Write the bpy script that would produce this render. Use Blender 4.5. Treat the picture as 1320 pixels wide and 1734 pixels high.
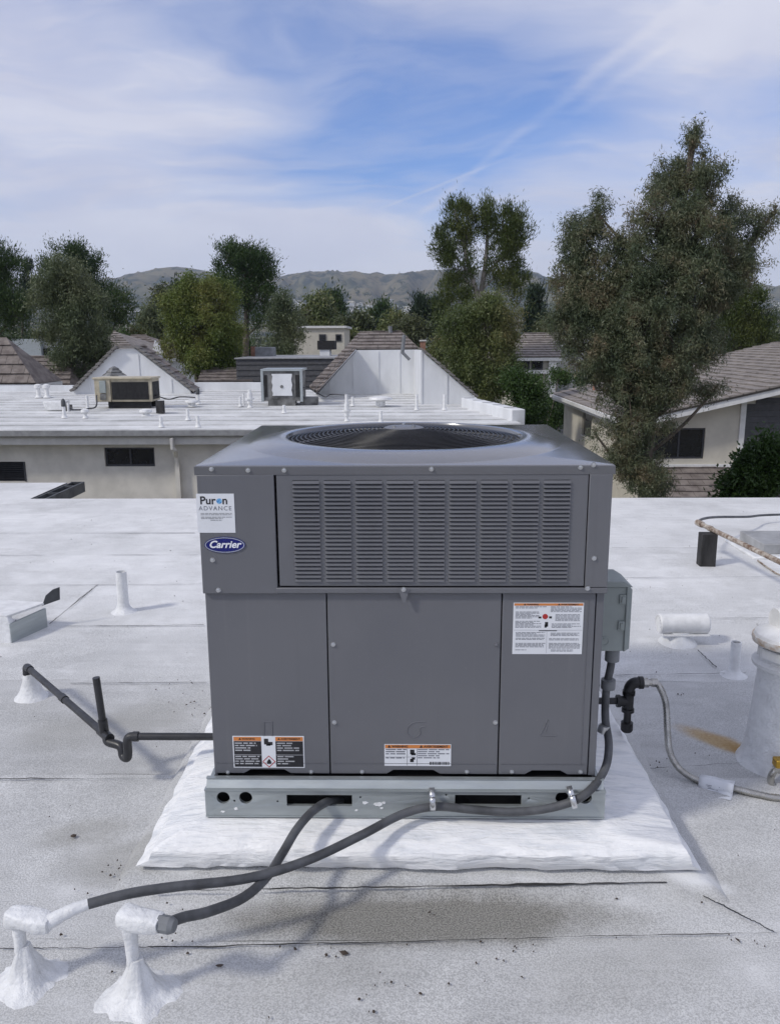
import bpy, bmesh, math, random
import numpy as np
from mathutils import Vector, Matrix, noise as mnoise

for o in list(bpy.data.objects):
    bpy.data.objects.remove(o)
scn = bpy.context.scene
COL = scn.collection
R = math.radians
random.seed(7)

# ------------------------------------------------------------------ camera
CAM_Z = 1.64
FOC = 1380.0                      # focal length in pixels of a 1320 x 1734 frame
PITCH, YAW, ROLL = R(11.95), R(1.0), R(-0.28)
ROT = Matrix.Rotation(YAW, 3, 'Z') @ Matrix.Rotation(math.pi/2 - PITCH, 3, 'X') @ Matrix.Rotation(ROLL, 3, 'Z')
cd = bpy.data.cameras.new('camera')
cd.sensor_fit = 'VERTICAL'
cd.sensor_height = 24.0
cd.lens = 24.0*FOC/1734.0
cd.clip_start = 0.05
cd.clip_end = 30000
cam = bpy.data.objects.new('camera', cd)
COL.objects.link(cam)
cam.matrix_world = Matrix.Translation((0, 0, CAM_Z)) @ ROT.to_4x4()
scn.camera = cam

# ------------------------------------------------------------------ light
SUN_EL = R(41.5)
SUN_DIR = Vector((-0.883*math.cos(SUN_EL), -0.469*math.cos(SUN_EL), math.sin(SUN_EL)))
sl = bpy.data.lights.new('sun', 'SUN')
sl.energy = 1.4
sl.angle = R(6.5)
sl.color = (1.0, 0.95, 0.86)
so = bpy.data.objects.new('sun', sl)
COL.objects.link(so)
so.location = (-20, -8, 30)
so.rotation_euler = (-SUN_DIR).to_track_quat('-Z', 'Y').to_euler()

world = bpy.data.worlds.new('World')
scn.world = world
world.use_nodes = True
scn.view_settings.view_transform = 'Standard'
scn.view_settings.look = 'None'
scn.view_settings.gamma = 1.0
scn.view_settings.use_curve_mapping = False
scn.view_settings.exposure = 0.6
scn.cycles.max_bounces = 8
scn.cycles.transparent_max_bounces = 8
scn.cycles.volume_bounces = 1

class NT:
    """small helper for node trees"""
    def __init__(s, nt): s.nt = nt
    def n(s, kind, **kw):
        nd = s.nt.nodes.new(kind)
        for k, v in kw.items():
            if k == 'inp':
                for kk, vv in v.items(): s.set(nd, kk, vv)
            else: setattr(nd, k, v)
        return nd
    def set(s, nd, k, v):
        if isinstance(v, bpy.types.NodeSocket): s.nt.links.new(v, nd.inputs[k])
        else: nd.inputs[k].default_value = v
    def math(s, op, a, b=None, c=None, clamp=False):
        nd = s.nt.nodes.new('ShaderNodeMath'); nd.operation = op; nd.use_clamp = clamp
        s.set(nd, 0, a)
        if b is not None: s.set(nd, 1, b)
        if c is not None: s.set(nd, 2, c)
        return nd.outputs[0]
    def mix(s, fac, a, b, mode='MIX'):
        nd = s.nt.nodes.new('ShaderNodeMix'); nd.data_type = 'RGBA'; nd.blend_type = mode
        s.set(nd, 0, fac); s.set(nd, 6, a); s.set(nd, 7, b)
        return nd.outputs[2]
    def noise(s, vec, scale, detail=4, rough=0.55, dist=0.0):
        nd = s.nt.nodes.new('ShaderNodeTexNoise')
        if vec is not None: s.set(nd, 'Vector', vec)
        s.set(nd, 'Scale', scale); s.set(nd, 'Detail', detail); s.set(nd, 'Roughness', rough); s.set(nd, 'Distortion', dist)
        return nd.outputs[0]
    def ramp(s, fac, lo, hi, a=0.0, b=1.0):
        nd = s.nt.nodes.new('ShaderNodeMapRange'); nd.interpolation_type = 'SMOOTHSTEP'
        s.set(nd, 0, fac); s.set(nd, 1, lo); s.set(nd, 2, hi); s.set(nd, 3, a); s.set(nd, 4, b)
        return nd.outputs[0]
    def mapping(s, vec, scale=(1, 1, 1), loc=(0, 0, 0), rot=(0, 0, 0)):
        nd = s.nt.nodes.new('ShaderNodeMapping')
        s.set(nd, 'Vector', vec); nd.inputs['Scale'].default_value = scale
        nd.inputs['Location'].default_value = loc; nd.inputs['Rotation'].default_value = rot
        return nd.outputs[0]

VOFF = (0.9, 0.35, 0); CEPS = 0.22; SKYMUL = (0.31, 0.43, 0.66, 1)
def build_world():
    nt = world.node_tree; nt.nodes.clear(); h = NT(nt)
    sky = h.n('ShaderNodeTexSky', sky_type='NISHITA', sun_disc=False, sun_elevation=SUN_EL,
              sun_rotation=math.atan2(SUN_DIR.x, SUN_DIR.y))
    sky.air_density = 1.0; sky.dust_density = 0.6; sky.ozone_density = 2.2; sky.altitude = 200
    tc = h.n('ShaderNodeTexCoord')
    sp = h.n('ShaderNodeSeparateXYZ', inp={0: tc.outputs['Generated']})
    x, y, z = sp.outputs
    zz = h.math('ADD', h.math('MAXIMUM', z, 0.0), CEPS)
    u = h.math('DIVIDE', x, zz); v = h.math('DIVIDE', y, zz)
    p = h.n('ShaderNodeCombineXYZ', inp={0: u, 1: v, 2: 0.0}).outputs[0]
    # high cirrus veil: a soft sheet with a clearing, streaks and wisps on a plane far above
    warp = h.n('ShaderNodeTexNoise', inp={'Vector': p, 'Scale': 1.1, 'Detail': 4.0})
    wv = h.n('ShaderNodeVectorMath', operation='MULTIPLY_ADD', inp={0: warp.outputs['Color'], 1: (0.7, 0.7, 0), 2: p}).outputs[0]
    veil = h.noise(h.mapping(wv, (1, 0.8, 1), VOFF, (0, 0, R(-20))), 1.0, 5, 0.52)
    streak = h.noise(h.mapping(wv, (0.8, 2.6, 1), (3.1, 0.4, 0), (0, 0, R(-50))), 1.5, 6, 0.6)
    wisps = h.noise(h.mapping(wv, (1.6, 3.4, 1), (7.1, 2.4, 0), (0, 0, R(28))), 1.8, 7, 0.62)
    d = h.math('ADD', h.math('MULTIPLY', h.ramp(veil, 0.28, 0.60), 0.42), 0.52)
    d = h.math('ADD', d, h.math('MULTIPLY', h.ramp(streak, 0.36, 0.72, -0.12, 0.22), 1.0))
    d = h.math('ADD', d, h.math('MULTIPLY', h.ramp(wisps, 0.42, 0.75), 0.24))
    def uv(px, py):
        dd = ROT @ Vector(((px-660)/FOC, (867-py)/FOC, -1)); dd.normalize()
        q = max(dd.z, 0)+CEPS
        return dd.x/q, dd.y/q
    wsp = h.n('ShaderNodeSeparateXYZ', inp={0: wv})
    def gap(px, py, sx, sy, rot, k):
        cx, cy_ = uv(px, py); cx += 0.35; cy_ += 0.35; ca, sa = math.cos(rot), math.sin(rot)
        dx = h.math('SUBTRACT', wsp.outputs[0], cx); dy = h.math('SUBTRACT', wsp.outputs[1], cy_)
        a = h.math('DIVIDE', h.math('ADD', h.math('MULTIPLY', dx, ca), h.math('MULTIPLY', dy, sa)), sx)
        q = h.math('DIVIDE', h.math('SUBTRACT', h.math('MULTIPLY', dy, ca), h.math('MULTIPLY', dx, sa)), sy)
        r = h.math('SQRT', h.math('ADD', h.math('MULTIPLY', a, a), h.math('MULTIPLY', q, q)))
        return h.ramp(r, 1.6, 0.0, 0.0, k)
    d = h.math('SUBTRACT', d, gap(650, 255, 0.44, 0.50, 0.0, 0.92))
    d = h.math('SUBTRACT', d, gap(560, 60, 0.75, 0.32, 0.5, 0.30))
    d = h.math('SUBTRACT', d, gap(880, 190, 0.5, 0.3, 0.5, 0.32))
    d = h.math('MAXIMUM', d, h.ramp(wisps, 0.35, 0.7, 0.04, 0.30))
    d = h.math('ADD', d, h.ramp(z, 0.19, 0.02, 0.0, 0.40))
    # two contrails: straight lines on the same plane
    def trail(x0, y0, x1, y1, w, k, nz):
        dx, dy = x1-x0, y1-y0; L = math.hypot(dx, dy); nx, ny = -dy/L, dx/L
        dist = h.math('ADD', h.math('MULTIPLY', h.math('SUBTRACT', u, x0), nx), h.math('MULTIPLY', h.math('SUBTRACT', v, y0), ny))
        wob = h.math('MULTIPLY', h.math('SUBTRACT', h.noise(p, 2.3, 4, 0.6), 0.5), nz)
        dist = h.math('ABSOLUTE', h.math('ADD', dist, wob))
        core = h.ramp(dist, w, 0.0)
        brk = h.ramp(h.noise(p, 3.0, 3), 0.30, 0.62, 0.15, 1.0)
        al = h.math('DIVIDE', h.math('ADD', h.math('MULTIPLY', h.math('SUBTRACT', u, x0), dx/L), h.math('MULTIPLY', h.math('SUBTRACT', v, y0), dy/L)), L)
        ends = h.math('MULTIPLY', h.ramp(al, -0.15, 0.10), h.ramp(al, 1.9, 1.0))
        return h.math('MULTIPLY', h.math('MULTIPLY', core, ends), h.math('MULTIPLY', brk, k))
    d = h.math('ADD', d, trail(*uv(700, 375), *uv(1040, 100), 0.030, 0.24, 0.08))
    d = h.math('ADD', d, trail(*uv(980, 185), *uv(1190, 40), 0.026, 0.22, 0.08))
    d = h.math('ADD', d, trail(*uv(650, 352), *uv(790, 295), 0.014, 0.25, 0.03))
    d = h.math('MINIMUM', d, 1.0)
    cl = h.mix(h.ramp(h.noise(wv, 1.6, 4), 0.3, 0.7), (2.68, 2.76, 3.42, 1), (3.4, 3.45, 3.92, 1))
    cl = h.mix(h.ramp(z, 0.22, 0.03, 0.0, 0.6), cl, (3.45, 3.55, 4.0, 1))
    skyc = h.mix(1.0, sky.outputs[0], SKYMUL, 'MULTIPLY')
    c = h.mix(h.math('MULTIPLY', d, 0.95), skyc, cl)
    bg = h.n('ShaderNodeBackground', inp={'Color': c, 'Strength': 0.15})
    out = h.n('ShaderNodeOutputWorld')
    nt.links.new(bg.outputs[0], out.inputs[0])
build_world()

# ------------------------------------------------------------------ pixel <-> place helpers
def ray(px, py):
    return ROT @ Vector(((px-660.0)/FOC, (867.0-py)/FOC, -1.0))
def at(px, py, Y):
    d = ray(px, py); t = Y/d.y
    return Vector((d.x*t, Y, CAM_Z + d.z*t))
def onz(px, py, z=0.0):
    d = ray(px, py); t = (z-CAM_Z)/d.z
    return Vector((d.x*t, d.y*t, z))

# ------------------------------------------------------------------ mesh builder
class MB:
    def __init__(s): s.v = []; s.f = []
    def add(s, vs, fs):
        b = len(s.v); s.v += [tuple(p) for p in vs]; s.f += [tuple(i+b for i in f) for f in fs]; return s
    def box(s, x0, x1, y0, y1, z0, z1):
        return s.add([(x0,y0,z0),(x1,y0,z0),(x1,y1,z0),(x0,y1,z0),(x0,y0,z1),(x1,y0,z1),(x1,y1,z1),(x0,y1,z1)],
                     [(0,3,2,1),(4,5,6,7),(0,1,5,4),(1,2,6,5),(2,3,7,6),(3,0,4,7)])
    def obox(s, c, ax, ay, az):
        c = Vector(c); ax = Vector(ax); ay = Vector(ay); az = Vector(az)
        vs = [c+ax*i+ay*j+az*k for (i,j,k) in ((-1,-1,-1),(1,-1,-1),(1,1,-1),(-1,1,-1),(-1,-1,1),(1,-1,1),(1,1,1),(-1,1,1))]
        return s.add(vs, [(0,3,2,1),(4,5,6,7),(0,1,5,4),(1,2,6,5),(2,3,7,6),(3,0,4,7)])
    def prism(s, pts, d):
        """polygon of 3D points extruded by vector d"""
        n = len(pts); d = Vector(d); a = [Vector(p) for p in pts]
        return s.add(a+[p+d for p in a], [tuple(range(n))[::-1], tuple(range(n, 2*n))]+[(i,(i+1)%n,n+(i+1)%n,n+i) for i in range(n)])
    def tube(s, pts, r, seg=12, cap=True):
        pts = [Vector(p) for p in pts]; n = len(pts)
        rs = list(r) if isinstance(r, (list, tuple)) else [r]*n
        t0 = (pts[1]-pts[0]).normalized()
        up = Vector((0,0,1)) if abs(t0.z) < 0.9 else Vector((1,0,0))
        nrm = t0.cross(up).normalized(); vs = []; fs = []
        for i, p in enumerate(pts):
            t = ((pts[min(i+1,n-1)]-p).normalized() + (p-pts[max(i-1,0)]).normalized())
            t = t.normalized() if t.length > 1e-6 else t0
            nrm = (nrm - t*nrm.dot(t)); nrm = nrm.normalized() if nrm.length > 1e-6 else t.orthogonal().normalized()
            b = t.cross(nrm)
            for k in range(seg):
                a = 2*math.pi*k/seg
                vs.append(p + (nrm*math.cos(a)+b*math.sin(a))*rs[i])
        for i in range(n-1):
            for k in range(seg):
                fs.append((i*seg+k, i*seg+(k+1)%seg, (i+1)*seg+(k+1)%seg, (i+1)*seg+k))
        if cap:
            fs.append(tuple(range(seg))[::-1]); fs.append(tuple((n-1)*seg+k for k in range(seg)))
        return s.add(vs, fs)
    def lathe(s, prof, c=(0,0,0), seg=24, jit=0.0, seed=0, axis=None, cap=True):
        """profile of (radius, height) turned about +z (or axis) at c"""
        c = Vector(c); q = Vector((0,0,1)).rotation_difference(Vector(axis)) if axis is not None else None
        vs = []; fs = []; n = len(prof)
        for i, (r, z) in enumerate(prof):
            for k in range(seg):
                a = 2*math.pi*k/seg; rr = r
                if jit: rr *= 1+jit*mnoise.noise(Vector((math.cos(a)*1.3+seed*5.1, math.sin(a)*1.3, z*12)))*1.0 + jit*.5*mnoise.noise(Vector((math.cos(a)*5+seed, math.sin(a)*5, z*40)))
                p = Vector((rr*math.cos(a), rr*math.sin(a), z))
                vs.append(c + (q @ p if q else p))
        for i in range(n-1):
            for k in range(seg):
                fs.append((i*seg+k, i*seg+(k+1)%seg, (i+1)*seg+(k+1)%seg, (i+1)*seg+k))
        if cap:
            fs.append(tuple(range(seg))[::-1]); fs.append(tuple((n-1)*seg+k for k in range(seg)))
        return s.add(vs, fs)
    def mesh(s, name, mat, off=(0,0,0), smooth=True, ang=38):
        me = bpy.data.meshes.new(name); ox, oy, oz = off
        me.from_pydata([(x-ox, y-oy, z-oz) for x, y, z in s.v], [], s.f)
        if mat is not None: me.materials.append(mat)
        if smooth:
            me.polygons.foreach_set('use_smooth', [True]*len(me.polygons)); me.set_sharp_from_angle(angle=R(ang))
        me.update(); return me
OFF = {}
def link(o, parent=None):
    COL.objects.link(o)
    if parent is not None: o.parent = parent
    OFF[o.name] = OFF[parent.name] if parent is not None else (0,0,0)
    return o
def build(mb, name, mat, parent=None, bevel=0, seg=2, smooth=True, ang=38):
    off = OFF[parent.name] if parent is not None else (0,0,0)
    o = bpy.data.objects.new(name, mb.mesh(name, mat, off, smooth, ang)); link(o, parent)
    if bevel:
        m = o.modifiers.new('bevel', 'BEVEL'); m.width = bevel; m.segments = seg; m.limit_method = 'ANGLE'; m.angle_limit = R(40)
        m.harden_normals = False
    return o
def tag(o, label=None, cat=None, group=None, kind=None):
    if label: o['label'] = label
    if cat: o['category'] = cat
    if group: o['group'] = group
    if kind: o['kind'] = kind
    return o
def thing(name, loc, label, cat, group=None):
    o = bpy.data.objects.new(name, None); COL.objects.link(o); o.location = loc; o.empty_display_size = 0.1
    OFF[o.name] = tuple(loc); return tag(o, label, cat, group)
def piece(name, me, parent, loc, rot=None, scale=None):
    """one more object that shares mesh data; loc in world"""
    o = bpy.data.objects.new(name, me); link(o, parent)
    off = OFF[parent.name] if parent is not None else (0,0,0)
    o.location = (loc[0]-off[0], loc[1]-off[1], loc[2]-off[2])
    if rot is not None: o.rotation_euler = rot
    if scale is not None: o.scale = scale
    return o
def cut(o, cutters):
    """subtract solids for good, then drop them"""
    tmp = []
    for mb in cutters:
        c = bpy.data.objects.new('cutter', mb.mesh('cutter', None, OFF[o.name], False)); COL.objects.link(c); tmp.append(c)
        c.parent = o.parent
        m = o.modifiers.new('b', 'BOOLEAN'); m.object = c; m.operation = 'DIFFERENCE'; m.solver = 'EXACT'
    bpy.context.view_layer.update()
    dg = bpy.context.evaluated_depsgraph_get()
    me = bpy.data.meshes.new_from_object(o.evaluated_get(dg))
    o.modifiers.clear(); o.data = me
    for c in tmp: bpy.data.objects.remove(c)
def spline(pts, n=8):
    P = [Vector(p) for p in pts]; P = [P[0]*2-P[1]]+P+[P[-1]*2-P[-2]]; out = []
    for i in range(1, len(P)-2):
        for k in range(n):
            t = k/n; a, b, c, d = P[i-1:i+3]
            out.append(0.5*((2*b)+(c-a)*t+(2*a-5*b+4*c-d)*t*t+(3*b-a-3*c+d)*t*t*t))
    out.append(P[-2]); return out
def fast_mesh(name, V, F, mats, midx=None, smooth=False):
    me = bpy.data.meshes.new(name); V = np.asarray(V, dtype=np.float32); F = np.asarray(F, dtype=np.int32)
    k = F.shape[1]
    me.vertices.add(len(V)); me.vertices.foreach_set('co', V.ravel())
    me.loops.add(F.size); me.loops.foreach_set('vertex_index', F.ravel())
    me.polygons.add(len(F)); me.polygons.foreach_set('loop_start', np.arange(0, F.size, k, dtype=np.int32))
    if smooth: me.polygons.foreach_set('use_smooth', np.ones(len(F), dtype=bool))
    for m in (mats if isinstance(mats, list) else [mats]): me.materials.append(m)
    if midx is not None: me.polygons.foreach_set('material_index', midx)
    me.update(calc_edges=True); me.validate(); return me
def text_mesh(body, size, mat, shear=0.0, fat=0.0, spacing=1.0, sx=1.0):
    cu = bpy.data.curves.new('txt', 'FONT'); cu.body = body; cu.size = size; cu.shear = shear; cu.offset = fat
    cu.space_character = spacing; cu.align_x = 'CENTER'; cu.align_y = 'CENTER'; cu.resolution_u = 4
    ob = bpy.data.objects.new('txt', cu); COL.objects.link(ob); bpy.context.view_layer.update()
    me = bpy.data.meshes.new_from_object(ob.evaluated_get(bpy.context.evaluated_depsgraph_get()))
    bpy.data.objects.remove(ob)
    for v in me.vertices: x, y, z = v.co; v.co = (x*sx, -z, y)
    me.materials.clear(); me.materials.append(mat); return me

# ------------------------------------------------------------------ materials
def mat(name, col, rough=0.6, metal=0.0, var=0.12, vscale=6.0, bump=0.0, bscale=60.0, spec=0.5, col2=None, stretch=(1,1,1), coat=0.0, rvar=0.1, bdist=0.004):
    m = bpy.data.materials.new(name); m.use_nodes = True; nt = m.node_tree; h = NT(nt)
    b = nt.nodes['Principled BSDF']; tc = h.n('ShaderNodeTexCoord').outputs['Object']
    vec = h.mapping(tc, stretch)
    n = h.noise(vec, vscale, 5, 0.6)
    c2 = col2 if col2 else tuple(max(0, c*(1-var*2.2)) for c in col)
    c1 = col if col2 else tuple(min(1, c*(1+var*0.8)) for c in col)
    f = h.ramp(n, 0.3, 0.72)
    h.set(b, 'Base Color', h.mix(f, (*c2, 1), (*c1, 1)))
    h.set(b, 'Roughness', h.ramp(h.noise(vec, vscale*2.3, 4), 0.3, 0.7, max(0.03, rough-rvar), min(1, rough+rvar)))
    b.inputs['Metallic'].default_value = metal; b.inputs['Specular IOR Level'].default_value = spec
    if coat: b.inputs['Coat Weight'].default_value = coat; b.inputs['Coat Roughness'].default_value = 0.15
    if bump:
        bn = h.n('ShaderNodeBump', inp={'Height': h.noise(vec, bscale, 5, 0.6), 'Strength': bump, 'Distance': bdist})
        h.set(b, 'Normal', bn.outputs[0])
    return m

def roof_material(name, near_wear=True):
    m = bpy.data.materials.new(name); m.use_nodes = True; nt = m.node_tree; h = NT(nt)
    b = nt.nodes['Principled BSDF']; P = h.n('ShaderNodeNewGeometry').outputs['Position']
    sp = h.n('ShaderNodeSeparateXYZ', inp={0: P}); X, Y, Z = sp.outputs
    big = h.noise(P, 0.9, 6, 0.62); mid = h.noise(P, 4.5, 6, 0.65)
    brush = h.noise(h.mapping(P, (1.0, 9.0, 1)), 1.6, 5, 0.6)
    wear = h.math('ADD', h.math('MULTIPLY', big, 0.55), h.math('MULTIPLY', mid, 0.45))
    wear = h.math('ADD', wear, h.math('MULTIPLY', h.math('SUBTRACT', brush, 0.5), 0.25))
    if near_wear:
        wear = h.math('ADD', wear, h.ramp(Y, 7.5, 1.6, -0.06, 0.12))     # the coating is rubbed off where people walk
    w = h.ramp(wear, 0.36, 0.68)
    white = h.mix(h.ramp(brush, 0.3, 0.7), (0.68, 0.685, 0.685, 1), (0.76, 0.765, 0.76, 1))
    gran = h.mix(h.ramp(mid, 0.35, 0.7), (0.445, 0.45, 0.448, 1), (0.575, 0.58, 0.575, 1))
    c = h.mix(w, white, gran)
    c = h.mix(h.math('MULTIPLY', h.ramp(h.noise(h.mapping(P, (1.2, 3.0, 1)), 2.2, 7, .7), .52, .74), .45), c, (0.50, 0.50, 0.49, 1))
    c = h.mix(1.0, c, h.ramp(h.n('ShaderNodeObjectInfo').outputs['Random'], 0, 1, 0.93, 1.05), 'MULTIPLY')
    g1 = h.noise(P, 210, 2, 0.7); g2 = h.noise(P, 75, 3, 0.7)
    grain = h.ramp(g1, 0.36, 0.62, 0.66, 1.13)
    c = h.mix(h.math('ADD', h.math('MULTIPLY', w, 0.65), 0.2), c, h.mix(1.0, c, grain, 'MULTIPLY'))
    pits = h.math('MULTIPLY', h.ramp(g2, 0.30, 0.20), h.ramp(mid, 0.45, 0.62))
    c = h.mix(h.math('MULTIPLY', pits, 0.6), c, (0.16, 0.155, 0.15, 1))
    def blob(cx, cy, rx, ry, rot, lo, hi, amp=0.9, sc=3.0):
        dx = h.math('SUBTRACT', X, cx); dy = h.math('SUBTRACT', Y, cy); ca, sa = math.cos(rot), math.sin(rot)
        a = h.math('DIVIDE', h.math('ADD', h.math('MULTIPLY', dx, ca), h.math('MULTIPLY', dy, sa)), rx)
        q = h.math('DIVIDE', h.math('SUBTRACT', h.math('MULTIPLY', dy, ca), h.math('MULTIPLY', dx, sa)), ry)
        r = h.math('SQRT', h.math('ADD', h.math('MULTIPLY', a, a), h.math('MULTIPLY', q, q)))
        r = h.math('ADD', r, h.math('MULTIPLY', h.math('SUBTRACT', h.noise(P, sc, 5, 0.65), 0.5), amp))
        return h.ramp(r, hi, lo)
    if near_wear:
        s = blob(0.05, 2.06, 0.70, 0.13, 0.02, 0.45, 1.15, 0.8, 5.0)         # dried puddle in front of the unit
        c = h.mix(h.math('MULTIPLY', s, 0.92), c, h.mix(1.0, (0.19, 0.185, 0.165, 1), h.ramp(g1, 0.34, 0.64, 0.55, 1.5), 'MULTIPLY'))
        for (px, py, rx, ry, k) in ((215, 1455, 0.24, 0.14, 0.36), (150, 1410, 0.2, 0.09, 0.34), (1060, 1650, 0.35, 0.16, 0.16), (250, 1215, 0.35, 0.2, 0.26), (560, 1660, 0.3, 0.1, 0.14), (110, 1240, 0.25, 0.2, 0.22), (1230, 1500, 0.3, 0.12, 0.14)):
            q = onz(px, py); s = blob(q.x, q.y, rx, ry, 0.3, 0.3, 1.2, 1.2, 4.0)
            c = h.mix(h.math('MULTIPLY', s, k), c, (0.20, 0.19, 0.155, 1))
        for (px, py, rx, ry, k) in ((1172, 1498, 0.13, 0.055, 0.8), (285, 1482, 0.10, 0.03, 0.5)):      # white coating spilled past the pad
            q = onz(px, py); s = blob(q.x, q.y, rx, ry, -0.3, 0.35, 1.2, 1.0, 8.0)
            c = h.mix(h.math('MULTIPLY', s, k), c, (0.72, 0.73, 0.735, 1))
        a, e = onz(1150, 1232), onz(1298, 1287)
        mid_ = (a+e)/2; L = (e-a).length/2; rot = math.atan2(e.y-a.y, e.x-a.x)
        s = blob(mid_.x, mid_.y, L*1.05, 0.062, rot, 0.45, 1.3, 0.8, 7.0)
        c = h.mix(h.math('MULTIPLY', s, 0.85), c, h.mix(h.ramp(g2, 0.3, 0.7), (0.36, 0.22, 0.075, 1), (0.46, 0.33, 0.15, 1)))
        q = onz(1255, 1272); s = blob(q.x, q.y, 0.11, 0.05, rot, 0.2, 1.1, 0.8, 9.0)
        c = h.mix(h.math('MULTIPLY', s, 0.7), c, (0.33, 0.19, 0.055, 1))
    h.set(b, 'Base Color', c)
    b.inputs['Roughness'].default_value = 0.78; b.inputs['Specular IOR Level'].default_value = 0.3
    hgt = h.math('ADD', h.math('MULTIPLY', h.noise(P, 150, 3, 0.7), h.math('ADD', h.math('MULTIPLY', w, 0.7), 0.2)), h.math('MULTIPLY', g2, 0.5))
    bn = h.n('ShaderNodeBump', inp={'Height': hgt, 'Strength': 0.45, 'Distance': 0.004})
    h.set(b, 'Normal', bn.outputs[0])
    return m

def coat_material(name):
    """thick brushed white roof coating"""
    m = bpy.data.materials.new(name); m.use_nodes = True; nt = m.node_tree; h = NT(nt)
    b = nt.nodes['Principled BSDF']; P = h.n('ShaderNodeNewGeometry').outputs['Position']
    n1 = h.noise(h.mapping(P, (2.0, 9, 9), (0,0,0), (0,0,0.12)), 2.2, 5, 0.62, 0.6)
    n2 = h.noise(P, 7, 5, 0.6); n3 = h.noise(h.mapping(P, (3, 26, 26)), 3.0, 4, 0.6, 0.4)
    c = h.mix(h.ramp(n1, 0.30, 0.60), (0.70, 0.72, 0.74, 1), (0.87, 0.872, 0.865, 1))
    c = h.mix(h.math('MULTIPLY', h.ramp(n2, 0.62, 0.80), 0.35), c, (0.45, 0.47, 0.49, 1))
    c = h.mix(h.math('MULTIPLY', h.ramp(n3, 0.56, 0.72), 0.45), c, (0.48, 0.51, 0.54, 1))
    h.set(b, 'Base Color', c); h.set(b, 'Roughness', h.ramp(n2, 0.3, 0.7, 0.32, 0.62))
    hh = h.math('ADD', h.math('ADD', h.math('MULTIPLY', n1, 1.2), h.math('MULTIPLY', n3, 0.5)), h.math('MULTIPLY', h.noise(P, 40, 4), 0.25))
    bn = h.n('ShaderNodeBump', inp={'Height': hh, 'Strength': 0.65, 'Distance': 0.016})
    h.set(b, 'Normal', bn.outputs[0]); return m

def leaf_material(name, cols, trans=0.22, nscale=0.5, rough=0.42):
    m = bpy.data.materials.new(name); m.use_nodes = True; nt = m.node_tree; nt.nodes.clear(); h = NT(nt)
    g = h.n('ShaderNodeNewGeometry'); rnd = g.outputs['Random Per Island']
    n = h.noise(g.outputs['Position'], nscale, 4, 0.6)
    f = h.math('ADD', h.math('MULTIPLY', rnd, 0.28), h.math('MULTIPLY', h.ramp(n, 0.3, 0.7), 0.72))
    cr = h.n('ShaderNodeValToRGB', inp={0: f}); e = cr.color_ramp.elements
    while len(e) < len(cols): e.new(0.5)
    for i, c in enumerate(cols): e[i].position = i/(len(cols)-1); e[i].color = (*c, 1)
    d = h.n('ShaderNodeBsdfPrincipled', inp={'Base Color': cr.outputs[0], 'Roughness': rough, 'Specular IOR Level': 0.3})
    t = h.n('ShaderNodeBsdfTranslucent', inp={'Color': cr.outputs[0]})
    mx = h.n('ShaderNodeMixShader', inp={0: trans, 1: d.outputs[0], 2: t.outputs[0]})
    out = h.n('ShaderNodeOutputMaterial', inp={0: mx.outputs[0]}); return m

M = {}
M['roof'] = roof_material('worn white roof coating')
M['roof2'] = roof_material('white roof coating', False)
M['coat'] = coat_material('thick brushed white coating')
M['bitumen'] = mat('black bitumen', (0.035, 0.034, 0.033), 0.8, var=0.3)
def paint_material(name, rough, coat):
    m = bpy.data.materials.new(name); m.use_nodes = True; nt = m.node_tree; h = NT(nt); b = nt.nodes['Principled BSDF']
    P = h.n('ShaderNodeNewGeometry').outputs['Position']
    big = h.noise(P, 2.0, 4, .55); run = h.noise(h.mapping(P, (26, 26, 1.1)), 1.0, 5, .6); spk = h.noise(P, 90, 2, .6)
    c = h.mix(h.ramp(big, .3, .7), (0.130, 0.134, 0.148, 1), (0.146, 0.149, 0.161, 1))
    c = h.mix(h.math('MULTIPLY', h.ramp(run, .56, .78), .16), c, (0.24, 0.238, 0.235, 1))      # dried dusty runs
    c = h.mix(h.math('MULTIPLY', h.ramp(run, .42, .28), .14), c, (0.10, 0.102, 0.11, 1))
    c = h.mix(h.math('MULTIPLY', h.ramp(spk, .70, .80), .25), c, (0.25, 0.25, 0.25, 1))
    h.set(b, 'Base Color', c); h.set(b, 'Roughness', h.ramp(big, .3, .7, rough, rough+.08))
    if coat: b.inputs['Coat Weight'].default_value = coat; b.inputs['Coat Roughness'].default_value = 0.12
    bn = h.n('ShaderNodeBump', inp={'Height': h.noise(P, 3.2, 3, .5), 'Strength': 0.10, 'Distance': 0.02}); h.set(b, 'Normal', bn.outputs[0])
    return m
M['paint'] = paint_material('grey cabinet paint', 0.36, 0)
M['paint_top'] = paint_material('grey cabinet paint gloss', 0.14, 0.5)
M['black'] = mat('black parts and dark hollows', (0.012, 0.012, 0.013), 0.7)  # for black parts, and painted in for the darkness inside hollows
M['wire'] = mat('black coated wire', (0.018, 0.019, 0.022), 0.35)
M['galv'] = mat('galvanised steel', (0.42, 0.455, 0.46), 0.45, 0.65, var=0.05, vscale=5, stretch=(1, 1, 6), rvar=0.1)
M['zinc'] = mat('zinc screw', (0.62, 0.63, 0.64), 0.28, 0.9)
M['steel'] = mat('stainless flex', (0.46, 0.45, 0.42), 0.3, 0.9, var=0.15, vscale=20)
M['pvc'] = mat('charcoal plastic pipe', (0.030, 0.031, 0.035), 0.42, var=0.2, vscale=9)
M['blade'] = mat('matt black blade', (0.010, 0.010, 0.012), 0.75)
M['iron'] = mat('black iron pipe', (0.014, 0.014, 0.016), 0.45, var=0.2, bump=0.2, bscale=90)
M['conduit'] = mat('grey liquidtight conduit', (0.092, 0.096, 0.103), 0.5, var=0.22, vscale=11, bump=0.25, bscale=130, bdist=.002)
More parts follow.
